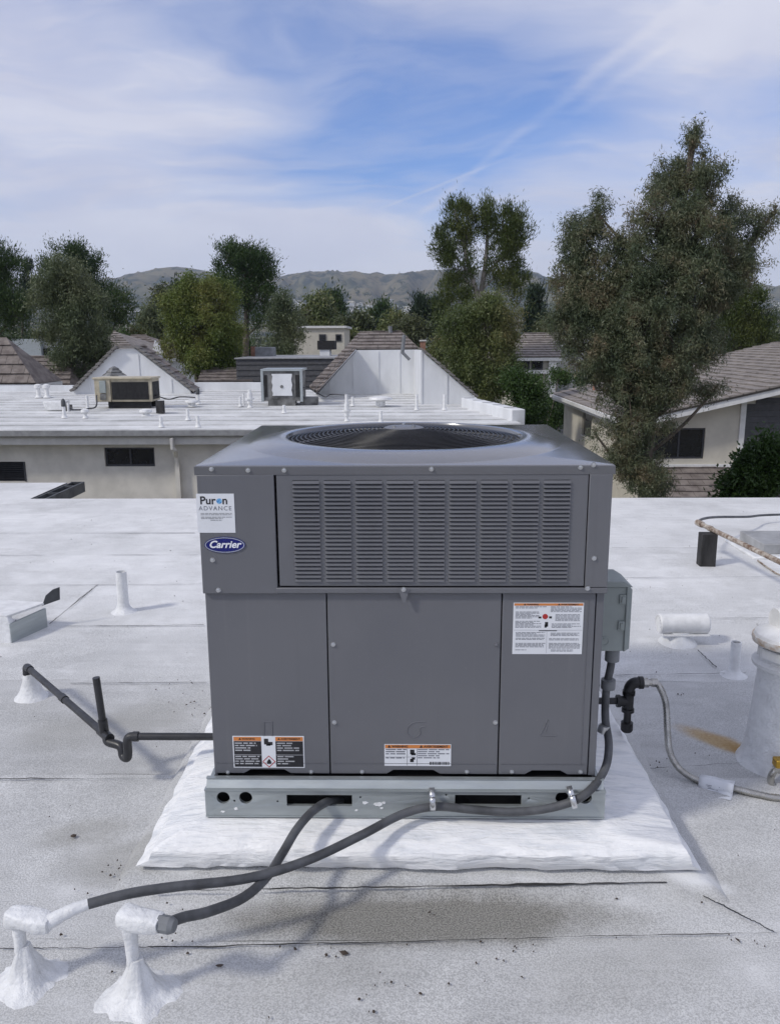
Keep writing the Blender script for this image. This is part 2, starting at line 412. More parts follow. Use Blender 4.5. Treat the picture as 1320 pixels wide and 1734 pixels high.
M['fitting'] = mat('grey plastic fitting', (0.19, 0.20, 0.21), 0.5)
M['box'] = mat('grey green enamel', (0.30, 0.335, 0.325), 0.42, var=0.06)
M['wpaint'] = mat('white painted metal', (0.74, 0.745, 0.74), 0.5, var=0.07, vscale=14, bump=0.25, bscale=45)
M['wmastic'] = mat('white mastic', (0.76, 0.77, 0.775), 0.42, var=0.06, vscale=16, bump=0.8, bscale=42, bdist=0.01)
M['paper'] = mat('white sticker', (0.74, 0.76, 0.79), 0.45, var=0.02)
M['ink'] = mat('black ink', (0.02, 0.02, 0.024), 0.55)
M['greyink'] = mat('grey ink', (0.20, 0.21, 0.24), 0.55)
M['lightink'] = mat('pale ink', (0.42, 0.43, 0.45), 0.55)
M['orange'] = mat('orange ink', (0.62, 0.22, 0.055), 0.5, var=0.03)
M['red'] = mat('red ink', (0.45, 0.03, 0.03), 0.5)
M['blue'] = mat('navy enamel', (0.006, 0.012, 0.16), 0.3, var=0.05)
M['chrome'] = mat('silver rim', (0.60, 0.64, 0.74), 0.25, 0.5)
M['whiteink'] = mat('white ink', (0.82, 0.84, 0.88), 0.4, var=0.0)
M['globe'] = mat('blue globe print', (0.30, 0.62, 0.85), 0.4, col2=(0.02, 0.17, 0.50), vscale=120)
M['wood'] = mat('dark weathered wood', (0.035, 0.034, 0.034), 0.8, var=0.3, stretch=(1,1,0.2), vscale=18, bump=0.5)
M['rust'] = mat('rusty pipe', (0.50, 0.46, 0.40), 0.8, col2=(0.13, 0.075, 0.045), vscale=26, bump=0.5)
M['rustpaint'] = mat('chipped white paint', (0.70, 0.70, 0.68), 0.6, col2=(0.40, 0.28, 0.17), vscale=26)
M['brass'] = mat('brass', (0.55, 0.34, 0.06), 0.3, 0.9)
M['stucco'] = mat('beige stucco', (0.66, 0.635, 0.575), 0.9, var=0.07, vscale=2.5, bump=0.5, bscale=45)
M['cream'] = mat('cream stucco', (0.56, 0.53, 0.455), 0.9, var=0.05, vscale=2, bump=0.4, bscale=40)
M['fascia'] = mat('beige fascia', (0.58, 0.57, 0.54), 0.7, var=0.05)
M['gutter'] = mat('grey gutter', (0.33, 0.335, 0.34), 0.55)
M['darkgutter'] = mat('dark gutter', (0.075, 0.08, 0.085), 0.5, var=0.2)
M['trim'] = mat('white trim', (0.70, 0.70, 0.69), 0.6, var=0.05)
M['siding'] = mat('charcoal siding', (0.070, 0.071, 0.076), 0.7, var=0.1)
M['glass'] = mat('dark glass', (0.012, 0.014, 0.018), 0.08, var=0.1, rvar=0.02)
M['frame'] = mat('dark window frame', (0.05, 0.052, 0.06), 0.5)
M['wallwhite'] = mat('white coated wall', (0.70, 0.715, 0.73), 0.65, var=0.06, vscale=1.6, stretch=(1,1,0.4), bump=0.3, bscale=9)
M['tile'] = mat('brown grey roof tile', (0.235, 0.205, 0.185), 0.85, col2=(0.125, 0.105, 0.095), vscale=3.3, bump=0.5, bscale=30)
M['tile2'] = mat('grey brown roof tile', (0.29, 0.26, 0.235), 0.85, col2=(0.17, 0.15, 0.138), vscale=2.7, bump=0.5, bscale=30)
M['tileshade'] = mat('grey edge tile', (0.21, 0.20, 0.19), 0.85, col2=(0.12, 0.112, 0.105), vscale=4)
M['under'] = mat('roof underlay', (0.045, 0.04, 0.038), 0.9)
M['beige'] = mat('tan enamel', (0.47, 0.42, 0.31), 0.55, var=0.12, vscale=5)
M['oldmetal'] = mat('stained sheet metal', (0.20, 0.20, 0.195), 0.6, 0.35, var=0.3, vscale=4)
M['bark'] = mat('bark', (0.14, 0.115, 0.09), 0.9, var=0.3, vscale=3, bump=0.6, bscale=12)
M['palebark'] = mat('pale bark', (0.33, 0.30, 0.27), 0.85, var=0.25, vscale=3, bump=0.4, bscale=12)
M['brick'] = mat('brick', (0.30, 0.16, 0.11), 0.9, var=0.2)
M['bluewall'] = mat('pale blue metal wall', (0.44, 0.49, 0.54), 0.7, var=0.05)
M['greywall'] = mat('grey wall', (0.24, 0.25, 0.26), 0.8)
M['leaf_litter'] = mat('dry leaf', (0.06, 0.045, 0.035), 0.9)

# ================================================================== THE ROOF WE STAND ON
XL, XR = -9.0, 9.0
YB, YF = -2.6, 8.4
mb = MB(); mb.box(XL, XR, YB, YF-0.01, -0.30, -0.014); mb.box(XL, -3.96, YF-0.012, 9.42, -0.30, -0.014)
roof = build(mb, 'roof', M['bitumen']); tag(roof, kind='structure')
mb = MB(); mb.box(XL+0.4, XR-0.4, YB+0.4, YF-0.5, -6.5, -0.302)
build(mb, 'wall', M['stucco'], roof)
mb = MB(); mb.box(XL, XR, YF-0.008, YF+0.03, -0.26, 0.004)
build(mb, 'drip_edge', M['wpaint'], roof)

def sheet(x0, x1, y0, y1, seed, step=0.05, gap=1.0, lift=0.004, rim=-0.013):
    nx = max(2, int((x1-x0)/step)); ny = 7; V = []; F = []
    for j in range(ny):
        t = j/(ny-1)
        for i in range(nx):
            s = i/(nx-1); x = x0+(x1-x0)*s
            g = 0.006+0.012*mnoise.noise(Vector((x*2.3, seed*7.7, 0)))+0.004*mnoise.noise(Vector((x*11, seed*3.1, 4)))
            wob = 0.014*mnoise.noise(Vector((x*0.9, seed*2.2, 9)))
            wob1 = 0.014*mnoise.noise(Vector((x*0.9, (seed+1)*2.2, 9)))
            ya = y0+wob+max(0.0008, g)*gap; yb = y1+wob1
            y = ya+(yb-ya)*t
            z = lift*t+0.0035*mnoise.noise(Vector((x*1.2, y*1.2, 1.7)))+0.0012*mnoise.noise(Vector((x*5, y*5, 3)))
            xx = x
            if i == 0: xx += max(0.0, 0.004+0.006*mnoise.noise(Vector((y*3, seed, 2))))
            V.append((xx, y, z))
    for j in range(ny-1):
        for i in range(nx-1):
            a = j*nx+i; F.append((a, a+1, a+nx+1, a+nx))
    # rims down to the deck
    b = len(V)
    for i in range(nx): V.append((V[i][0], V[i][1], rim))
    for i in range(nx-1): F.append((b+i, b+i+1, i+1, i))
    b = len(V); top = (ny-1)*nx
    for i in range(nx): V.append((V[top+i][0], V[top+i][1], rim))
    for i in range(nx-1): F.append((top+i, top+i+1, b+i+1, b+i))
    m = MB(); m.add(V, F); return m
edges = [-2.6, -1.5, -0.64, 0.23, 1.10, 1.97, 2.84, 3.73, 4.55, 5.35, 6.14, 6.92, 7.68, 8.4]
endlap = {5: [3.4], 6: [-3.4], 7: [2.05], 8: [-2.10], 9: [3.0], 10: [-1.5], 11: [1.2], 4: [-1.36]}
for i in range(len(edges)-1):
    xs = [XL]+endlap.get(i, [])+[XR]
    for k in range(len(xs)-1):
        build(sheet(xs[k], xs[k+1], edges[i], edges[i+1], i+1), 'roofing_sheet', M['roof'], roof, ang=60)
build(sheet(XL, -3.97, 8.4, 9.42, 30), 'roofing_sheet', M['roof'], roof, ang=60)
# gutter along the right edge of the wing of this roof
gr = MB()
for (xa, xb, za, zb) in ((-3.96, -3.94, -0.12, -0.005), (-3.94, -3.82, -0.12, -0.11), (-3.82, -3.80, -0.12, 0.0)):
    gr.box(xa, xb, 8.44, 9.50, za, zb)
gr.box(-3.96, -3.80, 9.50, 9.515, -0.12, 0.0)
for y in (8.8, 9.25): gr.box(-3.945, -3.80, y, y+0.02, -0.02, -0.003)
build(gr, 'gutter', M['darkgutter'], roof)

# tar cracks that run beside the pad
def crack(p0, p1, w, seed, name='tar_seam', z=0.012):
    a, e = Vector(p0), Vector(p1); n = 160; V = []; F = []; d = (e-a).normalized(); nrm = Vector((-d.y, d.x, 0))
    for i in range(n):
        t = i/(n-1); p = a.lerp(e, t)+nrm*(0.006*mnoise.noise(Vector((t*9, seed, 0)))+0.003*mnoise.noise(Vector((t*40, seed, 5))))
        LL = (e-a).length; ww = max(0.0004, w*(0.34+0.55*mnoise.noise(Vector((t*LL*2.2, seed, 8)))+0.35*mnoise.noise(Vector((t*LL*9, seed, 1)))))
        V += [p-nrm*ww, p+nrm*ww]
    for i in range(n-1): F.append((2*i, 2*i+2, 2*i+3, 2*i+1))
    m = MB(); m.add([(v.x, v.y, z+0.0) for v in V], F); return build(m, name, M['bitumen'], roof, smooth=False)
seams = [(0, 300, 1606, 1603, .0045), (250, 1335, 1604, 1578, .0045), (-10, 300, 1318, 1318, .005), (120, 350, 1157, 1155, .006), (1085, 1330, 1302, 1286, .004),
         (110, 345, 1060, 1058, .007), (1040, 1262, 1143, 1139, .006), (-5, 330, 991, 989, .005), (0, 335, 940, 939, .007), (1035, 1190, 927, 927, .007), (1035, 1320, 978, 976, .005), (1110, 1320, 1047, 1046, .005), (0, 330, 903, 902, .006)]
for i, (p0, p1, r0, r1, w_) in enumerate(seams): crack(onz(p0, r0, .011), onz(p1, r1, .011), w_, 20+i*1.7, z=.011)
crack(onz(84, 1056, .011), onz(164, 990, .011), .007, 61, z=.011)
crack(onz(1180, 1100, .011), onz(1212, 1130, .011), .007, 67, z=.011)
crack(onz(1140, 1490, .014), onz(1310, 1578, .010), .004, 71, z=.011)
crack(onz(250, 1509, .032), onz(1128, 1494, .032), 0.0085, 1.0, z=.0325)
crack(onz(214, 1506, .012), onz(268, 1378, .012), 0.006, 2.0)


# flakes and dry leaves blown over the coating (nobody could count them)
random.seed(11); deb = MB()
def flake(x, y, s, z=0.008):
    n = random.randint(4, 6); a0 = random.random()*6.3; el = random.uniform(0.35, 1.0)
    pts = []
    for k in range(n):
        a = 2*math.pi*k/n; r = s*random.uniform(0.6, 1.1); px, py = r*math.cos(a), el*r*math.sin(a)
        pts.append((x+px*math.cos(a0)-py*math.sin(a0), y+px*math.sin(a0)+py*math.cos(a0), z+random.uniform(0, 0.3)*s))
    deb.add(pts+[(x, y, z+0.006)], [(k, (k+1) % n, n) for k in range(n)])
for _ in range(420):
    x = random.uniform(-4, 4); y = 1.2+6.5*random.random()**1.7
    flake(x, y, random.choice([0.002, 0.0025, 0.003, 0.004, 0.006])*random.uniform(0.7, 1.2))
for (px, py, n, sp) in ((340, 1215, 16, .10), (300, 1170, 12, .12), (210, 1480, 10, .05), (560, 1620, 5, .03), (860, 1604, 8, .05), (640, 1690, 6, .04), (1255, 1597, 6, .03), (280, 1610, 9, .10), (1150, 1178, 4, .02), (1110, 1300, 6, .04), (700, 1650, 10, .2)):
    q = onz(px, py)
    for _ in range(n): flake(q.x+random.gauss(0, sp), q.y+random.gauss(0, sp*0.7), random.choice([0.003, 0.004, 0.006]))
for (px, py, s) in ((583, 1618, .016), (1247, 1597, .018), (372, 1640, .012), (125, 1420, .012), (500, 1612, .010)):
    q = onz(px, py); flake(q.x, q.y, s)
o = build(deb, 'leaf_litter', M['leaf_litter'], smooth=False); tag(o, 'scattered dark dry flakes and leaf bits on the white roof', 'debris', kind='stuff')

# ================================================================== PAD UNDER THE UNIT
UX, UY0, UD = 0.612, 2.378, 1.14
UY1 = UY0+UD
pd = thing('equipment_pad', (0, 2.9, 0), 'low white coated pad with brushed sloping flanks under the grey unit', 'pad')
fl, fr = at(262, 1437, 2.225), at(1160, 1440, 2.225)
gl, gr_ = onz(228, 1468, 0.055), onz(1182, 1466, 0.055)
rings = []
def ring(x0, x1, y0, y1, z, n=90, amp=0.008, seed=0):
    pts = []
    for (a, b, c, d) in ((x0, y0, x1, y0), (x1, y0, x1, y1), (x1, y1, x0, y1), (x0, y1, x0, y0)):
        for k in range(n):
            t = k/n; x = a+(c-a)*t; y = b+(d-b)*t
            f1 = lambda q: mnoise.noise(Vector((x*5, y*5, seed+q)))+.7*mnoise.noise(Vector((x*17, y*17, seed+q)))
            pts.append((x+amp*f1(0), y+amp*f1(7), z+amp*0.55*f1(3)))
    return pts
specs = [(-0.60, 0.60, 2.40, UY1-0.02, 0.149, 0.0), (-0.64, 0.64, 2.325, UY1+0.03, 0.147, 0.002), (-0.66, 0.66, 2.30, UY1+0.05, 0.143, 0.005), (-0.70, 0.70, 2.27, UY1+0.08, 0.135, 0.009),
         (fl.x, fr.x, fl.y, UY1+0.2, 0.118, 0.009), (fl.x-0.012, fr.x+0.012, fl.y-0.012, UY1+0.22, 0.102, 0.009), (fl.x-0.02, fr.x+0.016, fl.y-0.010, UY1+0.24, 0.075, 0.011),
         (gl.x, gr_.x, gl.y+0.01, UY1+0.28, 0.050, 0.011), (gl.x+0.012, gr_.x-0.012, gl.y+0.030, UY1+0.26, 0.040, 0.006)]
V = []; F = []
for k, s in enumerate(specs): V += ring(*s[:5], amp=s[5], seed=k*2.7)
n = 90*4
for k in range(len(specs)-1):
    for i in range(n): F.append((k*n+i, (k+1)*n+i, (k+1)*n+(i+1) % n, k*n+(i+1) % n)[::-1])
F.append(tuple(range(n)))
mb = MB(); mb.add(V, [f[::-1] if len(f) == 4 else f for f in F]); build(mb, 'pad_coating', M['coat'], pd, ang=50)
# lower skirt of worn membrane that dies into the roof
specs2 = [(gl.x+0.02, gr_.x-0.02, gl.y+0.035, UY1+0.25, 0.036, 0.003), (gl.x-0.03, gr_.x+0.03, gl.y-0.035, UY1+0.33, 0.026, 0.006), (gl.x-0.06, gr_.x+0.07, gl.y-0.085, UY1+0.38, -0.004, 0.010)]
V = []; F = []
for k, s in enumerate(specs2): V += ring(*s[:5], amp=s[5], seed=k*3.3+20)
for k in range(len(specs2)-1):
    for i in range(n): F.append((k*n+i, (k+1)*n+i, (k+1)*n+(i+1) % n, k*n+(i+1) % n))
mb = MB(); mb.add(V, F); build(mb, 'membrane_skirt', M['roof'], pd, ang=60)

# ================================================================== THE GREY PACKAGED UNIT
ac = thing('air_conditioner', (0, UY0+UD/2, 0.145), 'large grey packaged rooftop unit with top fan and louvered front', 'air conditioner')
Z0, ZB, ZM, ZT = 0.157, 0.278, 0.889, 1.279
# --- base rail
yr = 2.335
m = MB(); m.box(-0.632, 0.632, yr, yr+0.012, Z0, 0.246)
rail = build(m, 'base_rail', M['galv'], ac)
cutters = []
def zc(py): return at(684, py, yr).z
for (a, b) in ((485, 596), (770, 882)):
    p, q = at(a, 1346, yr), at(b, 1365, yr); c = MB(); c.box(p.x, q.x, yr-0.05, yr+0.05, q.z, p.z); cutters.append(c)
for a in (378, 416, 951, 990):
    p = at(a, 1351, yr); c = MB(); c.lathe([(0.0208, -0.05), (0.0208, 0.05)], p, 28, axis=(0, 1, 0)); cutters.append(c)
for (a, b) in ((397, 1356), (470, 1357), (755, 1346), (895, 1352), (610, 1350)):
    p = at(a, b, yr); c = MB(); c.lathe([(0.0035, -0.05), (0.0035, 0.05)], p, 10, axis=(0, 1, 0)); cutters.append(c)
cut(rail, cutters)
md = rail.modifiers.new('bevel', 'BEVEL'); md.width = 0.0012; md.segments = 1; md.limit_method = 'ANGLE'
m = MB()
m.box(-0.632, 0.632, yr-0.006, yr+0.012, 0.246, 0.2505)                 # bright bent lip
m.prism([(-.628, yr+.004, .2507), (-.628, yr+.022, ZB-.004), (-.628, yr+.03, ZB-.004), (-.628, yr+.03, .2507)], (1.256, 0, 0)); m.box(-.63, .63, yr+.018, yr+.034, ZB-.0038, ZB-.0015)
m.box(-0.632, 0.632, yr-0.003, yr+0.012, Z0-0.004, Z0)
build(m, 'rail_lip', M['galv'], ac)
for s in (-1, 1):
    m = MB(); a, b = sorted((s*0.632, s*0.620)); m.box(a, b, yr+0.013, UY1+0.03, Z0, 0.2485); build(m, 'side_rail', M['galv'], ac)
m = MB(); m.box(-0.62, 0.62, UY1+0.02, UY1+0.03, Z0, 0.2485); build(m, 'rear_rail', M['galv'], ac)
m = MB(); m.box(-0.615, 0.615, yr+0.06, UY1+0.01, Z0+0.004, 0.2485); build(m, 'rail_dark_fill', M['black'], ac)  # black fill stands in for the shade seen through the rail holes
# paint spatter on the rail
random.seed(5)
for (px, py, w) in ((640, 1362, .011), (618, 1359, .008), (650, 1359, .006), (400, 1369, .007), (378, 1374, .006), (603, 1372, .005), (646, 1368, .005)):
    p = at(px, py, yr); m = MB()
    pts = [(p.x+w*random.uniform(.6, 1.5)*math.cos(a), yr-0.0018, p.z+w*0.55*random.uniform(.5, 1.4)*math.sin(a)) for a in [k*6.283/11 for k in range(11)]]
    m.prism(pts, (0, 0.0018, 0)); build(m, 'paint_splash', M['coat'], ac, smooth=False)

# --- cabinet: dark inner backing, side and back skins
m = MB(); m.box(-0.585, 0.585, UY0+0.05, UY1-0.03, ZB-0.02, 0.90); build(m, 'inner_dark_box', M['black'], ac)  # black box stands in for the unlit inside of the cabinet
m = MB(); m.box(-0.575, 0.575, UY0+0.035, UY0+0.045, 0.905, 1.25); build(m, 'louver_dark_backing', M['black'], ac)  # black sheet stands in for the shade behind the louver slots
for s in (-1, 1):
    a, b = sorted((s*0.610, s*0.600)); m = MB(); m.box(a, b, UY0+0.010, UY1, ZB-0.012, ZM-0.001); build(m, 'side_panel', M['paint'], ac, 0.002)
    a, b = sorted((s*0.614, s*0.602)); m = MB(); m.box(a, b, UY0-0.002, UY1+0.004, ZM, 1.2515); build(m, 'upper_side_panel', M['paint'], ac, 0.002)
m = MB(); m.box(-0.592, 0.592, UY1-0.012, UY1, ZB-0.012, 1.25); build(m, 'rear_panel', M['paint'], ac)
m = MB(); m.box(-0.604, 0.604, UY0+0.002, UY1, ZB-0.024, ZB-0.013); build(m, 'base_pan', M['black'], ac)

# --- top cover with raised fan ring
cy = (UY0+UY1)/2; hx, hy = 0.6185, 0.5785
ca = math.atan2(hy, hx)
angs = sorted(set([round(2*math.pi*k/112, 6) for k in range(112)]+[round(a % (2*math.pi), 6) for a in (ca, math.pi-ca, math.pi+ca, 2*math.pi-ca)]))
na = len(angs); V = []; F = []
def sq(a, gx, gy):
    c, s = math.cos(a), math.sin(a); t = min(gx/abs(c) if abs(c) > 1e-9 else 9, gy/abs(s) if abs(s) > 1e-9 else 9); return (t*c, cy+t*s)
layers = [('s', hx, hy, 1.2505), ('s', hx, hy, ZT-0.004), ('s', hx-0.003, hy-0.003, ZT-0.001), ('s', hx-0.008, hy-0.008, ZT),
          ('c', 0.562, ZT), ('c', 0.556, ZT+0.002), ('c', 0.53, ZT+0.010), ('c', 0.49, ZT+0.0195), ('c', 0.455, ZT+0.025), ('c', 0.432, ZT+0.026), ('c', 0.424, ZT+0.024),
          ('c', 0.419, ZT+0.014), ('c', 0.416, ZT-0.02), ('c', 0.412, ZT-0.16)]
for L in layers:
    for a in angs:
        if L[0] == 's': x, y = sq(a, L[1], L[2]); V.append((x, y, L[3]))
        else: V.append((L[1]*math.cos(a), cy+L[1]*math.sin(a), L[2]))
for k in range(len(layers)-1):
    for i in range(na): F.append((k*na+i, k*na+(i+1) % na, (k+1)*na+(i+1) % na, (k+1)*na+i))
m = MB(); m.add(V, F); build(m, 'top_cover', M['paint_top'], ac, ang=30)
# --- fan guard: rings, spokes, cap
GR = 0.418
def gz(r): return ZT+0.012+0.036*(1-(r/GR)**2)
nr = 24
for k in range(nr):
    r = 0.055+(GR-0.055)*k/(nr-1)
    mbr = MB(); seg = 72; V = []; F = []
    for i in range(seg):
        a = 2*math.pi*i/seg
        for j in range(5):
            b = 2*math.pi*j/5; V.append(((r+0.0022*math.cos(b))*math.cos(a), cy+(r+0.0022*math.cos(b))*math.sin(a), gz(r)+0.0022*math.sin(b)))
    for i in range(seg):
        for j in range(5): F.append((i*5+j, ((i+1) % seg)*5+j, ((i+1) % seg)*5+(j+1) % 5, i*5+(j+1) % 5))
    mbr.add(V, F); build(mbr, 'guard_ring', M['wire'], ac)
for k in range(8):
    a = R(22.5)+k*math.pi/4
    m = MB(); m.tube([(r*math.cos(a), cy+r*math.sin(a), gz(r)-0.005) for r in (0.04, 0.12, 0.2, 0.28, 0.36, 0.422)], 0.0036, 8); build(m, 'guard_spoke', M['paint_top'], ac)
m = MB(); m.lathe([(0.072, 0), (0.072, 0.006), (0.060, 0.010), (0.02, 0.012)], (0, cy, gz(0)-0.004), 32); build(m, 'motor_cap', M['paint'], ac)
for (dx, dy) in ((-.035, -.03), (.035, -.03), (0, .045)):
    m = MB(); m.lathe([(0.007, 0), (0.007, 0.007)], (dx, cy+dy, gz(0)+0.006), 8); build(m, 'cap_bolt', M['zinc'], ac)
# fan under the guard
m = MB(); m.lathe([(0.075, -0.02), (0.085, 0.0), (0.075, 0.03)], (0, cy, ZT-0.085), 28); hub = build(m, 'fan_hub', M['black'], ac)
for k in range(3):
    a0 = k*2.0944+0.5; m = MB(); V = []; F = []
    for i in range(7):
        r = 0.07+0.33*i/6
        for j in range(6):
            t = j/5; a = a0+(t-0.5)*(1.25-0.25*i/6)-0.25*i/6
            V.append((r*math.cos(a), cy+r*math.sin(a), ZT-0.10+0.075*(t)-0.01*math.sin(t*3.14)))
    for i in range(6):
        for j in range(5): F.append((i*6+j, (i+1)*6+j, (i+1)*6+j+1, i*6+j+1))
    m.add(V, F); build(m, 'fan_blade', M['blade'], ac, ang=80)
m = MB(); m.lathe([(0.40, 0), (0.06, 0)], (0, cy, 0.94), 24, cap=False); build(m, 'fan_well_floor', M['black'], ac)

# --- upper front
def xa(px, py, Y=2.37): return at(px, py, Y).x
yp = UY0-0.010
m = MB(); m.box(-0.612, xa(466, 880), yp, yp+0.03, ZM-0.004, 1.2503); build(m, 'corner_panel', M['paint'], ac, 0.002)
m = MB(); m.box(xa(994.5, 880), 0.612, yp, yp+0.03, ZM+0.016, 1.2503); build(m, 'corner_post', M['paint'], ac, 0.002)
m = MB(); m.box(xa(467.6, 1000), 0.6135, yp-0.001, yp+0.05, ZM-0.003, ZM+0.0145); build(m, 'drip_rail', M['paint'], ac, 0.0025)
lx0, lx1 = xa(470, 880), xa(992.5, 880); yl = yp+0.003
ncol, nrow = 9, 25
cx = [xa(519.5+52.6*i, 890) for i in range(ncol)]; hw = 0.0388
zt, zb_ = 1.2345, 0.9215; pit = (zt-zb_)/nrow
m = MB()
xs = [lx0]+[v for c in cx for v in (c-hw, c+hw)]+[lx1]
for i in range(0, len(xs), 2): m.box(xs[i], xs[i+1], yl, yl+0.012, zb_, zt)
m.box(lx0, lx1, yl, yl+0.012, zt, 1.2498); m.box(lx0, lx1, yl, yl+0.012, 0.9095, zb_)
lp = build(m, 'louver_panel', M['paint'], ac)
lm = MB(); V = []
prof = [(0.004, 0.0), (-0.0035, 0.0), (-0.0060, 0.0012), (-0.0055, 0.0036), (0.002, 0.0100), (0.004, 0.0103)]
lm.prism([(-hw-0.0008, y, z) for y, z in prof], (2*hw+0.0016, 0, 0)); lme = lm.mesh('louver', M['paint'], ang=30)
for c in cx:
    for r in range(nrow): piece('louver', lme, lp, (c, yl, zb_+pit*r+0.001))
m = MB(); tri = [at(675, 996, yp-0.004), at(692, 994, yp-0.004), at(683.5, 1019, yp-0.004)]
zt3 = ZM+0.013; xt = (tri[0].x+tri[1].x)/2
m.prism([(xt-0.017, yp-0.0035, zt3), (xt-0.004, yp-0.008, zt3-0.042), (xt+0.004, yp-0.008, zt3-0.042), (xt+0.017, yp-0.0035, zt3)], (0, 0.0022, 0)); build(m, 'lift_tab', M['paint'], ac)

# --- lower front panels with notched feet
def notched(x0, x1, n0, n1, Y, z0, z1, nh):
    pts = [(x0, z1), (x0, z0), (n0-0.022, z0), (n0, z0+nh), (n1, z0+nh), (n1+0.022, z0), (x1, z0), (x1, z1)]
    m = MB(); m.prism([(x, Y, z) for x, z in pts], (0, 0.014, 0)); return m
yq = UY0+0.004; zl = ZB-0.0005; zu = ZM-0.006
panels = []
for (a, b, n0, n1) in ((344.6, 551.6, 425, 481), (553.8, 848.6, 666, 733), (850.8, 1008, 900, 948)):
    x0 = xa(a, 1010, yq) if a > 350 else -0.609; x1 = xa(b, 1010, yq)
    k0, k1 = xa(n0, 1305, yq), xa(n1, 1305, yq)
    p = build(notched(x0, x1, k0, k1, yq, zl, zu, 0.0135), 'access_panel', M['paint'], ac, 0.0018); panels.append((p, x0, x1))
    m = MB(); zz = at(684, 1293, yq).z; m.box(x0+0.008, x1-0.008, yq-0.0016, yq+0.002, zz, zz+0.0016); build(m, 'fold_line', M['paint'], p)
x1 = panels[2][2]
m = MB(); m.box(x1+0.0035, 0.609, yq+0.003, yq+0.03, zl-0.004, zu); build(m, 'corner_post', M['paint'], ac, 0.002)
m = MB(); zz = at(684, 1260, yq).z; m.box(x1-0.022, x1-0.0205, yq-0.0012, yq+0.001, zl+0.03, zu-0.02); build(m, 'fold_line', M['paint'], panels[2][0])
# pressed icons: vent sheet, blower scroll, flame triangle
def emb(pts, r=0.0016): m = MB(); m.tube([(p.x, yq-0.0003, p.z) for p in pts], r, 6); return m
def px_(pl, n=4): return [at(a, b, yq) for a, b in pl]
build(emb(px_([(447, 1246), (447, 1222), (461, 1222), (461, 1246)])), 'pressed_icon', M['paint'], panels[0][0])
build(emb(spline(px_([(720, 1222), (702, 1223), (692, 1229), (689, 1238), (694, 1247), (704, 1248), (711, 1241), (711, 1232), (720, 1230)]), 5)), 'pressed_icon', M['paint'], panels[1][0])
m = emb(px_([(913, 1245), (941, 1246)])); a = emb(spline(px_([(914, 1244), (921, 1230), (926, 1218), (929, 1222)]), 4)); m.add(a.v, a.f); a = emb(px_([(923, 1238), (926, 1228)])); m.add(a.v, a.f)
build(m, 'pressed_icon', M['paint'], panels[2][0])

# --- screws
sm = MB(); sm.lathe([(0.0078, 0), (0.0078, 0.0015), (0.0052, 0.0016), (0.0048, 0.0055), (0.003, 0.0062)], (0, 0, 0), 10, axis=(0, -1, 0)); sme = sm.mesh('screw', M['zinc'])
sm = MB(); sm.lathe([(0.0078, 0), (0.0078, 0.0015), (0.0052, 0.0016), (0.0048, 0.0055), (0.003, 0.0062)], (0, 0, 0), 10, axis=(0, -1, 0)); sme2 = sm.mesh('screw', M['paint_top'])
yc = cy-hy
for (px, py, Y, mm) in ((358, 794, yc, 0), (420, 796, yc, 0), (481, 796, yc, 0), (730, 794, yc, 0), (982, 791, yc, 0), (1004, 787, yc, 0),
                        (360, 948, yp, 0), (370, 999, yp, 0), (1005, 945, yp, 0), (994, 996, yp-0.001, 0), (683, 998, yp-0.0055, 0),
                        (564, 1091, yq, 0), (566, 1223, yq, 0), (840, 1091, yq, 1), (838, 1223, yq, 0),
                        (386, 1308, yq, 0), (527, 1307, yq, 0), (613, 1307, yq, 0), (790, 1307, yq, 0), (866, 1307, yq, 0), (982, 1307, yq, 0)):
    p = at(px, py, Y); piece('screw', sme2 if mm else sme, ac, p)

# --- stickers
random.seed(21)
def quadrect(m, x0, x1, z0, z1, Y): m.add([(x0, Y, z0), (x1, Y, z0), (x1, Y, z1), (x0, Y, z1)], [(0, 1, 2, 3)])
def fine(x0, x1, z0, z1, Y, lh, fill=0.62, mix=None):
    """lines of tiny print, too small to read in the photograph"""
    m = mix or MB(); z = z1
    while z-lh > z0:
        x = x0; end = x0+(x1-x0)*random.choice([1, 1, 1, .95, .7])
        while x < end:
            w = random.uniform(1.2, 4.5)*lh
            quadrect(m, x, min(x+w, end), z-lh*fill, z, Y); x += w+lh*0.5
        z -= lh
    return m
def sticker(name, px0, py0, px1, py1, Y, parent, matn='paper', label=None):
    a, b = at(px0, py0, Y), at(px1, py1, Y); m = MB(); m.box(a.x, b.x, Y-0.0012, Y, b.z, a.z)
    o = build(m, name, M[matn], parent, smooth=False)
    if label: o['label'] = label
    return o, a.x, b.x, b.z, a.z
def lettering(body, size, matn, parent, x, y, z, **kw):
    o = piece('lettering', text_mesh(body, size, M[matn], **kw), parent, (x, y, z)); return o
def flat(name, m, matn, parent):
    o = build(m, name, M[matn], parent, smooth=False)
    if name in ('fine_print', 'pictogram'): o['kind'] = 'stuff'
    return o
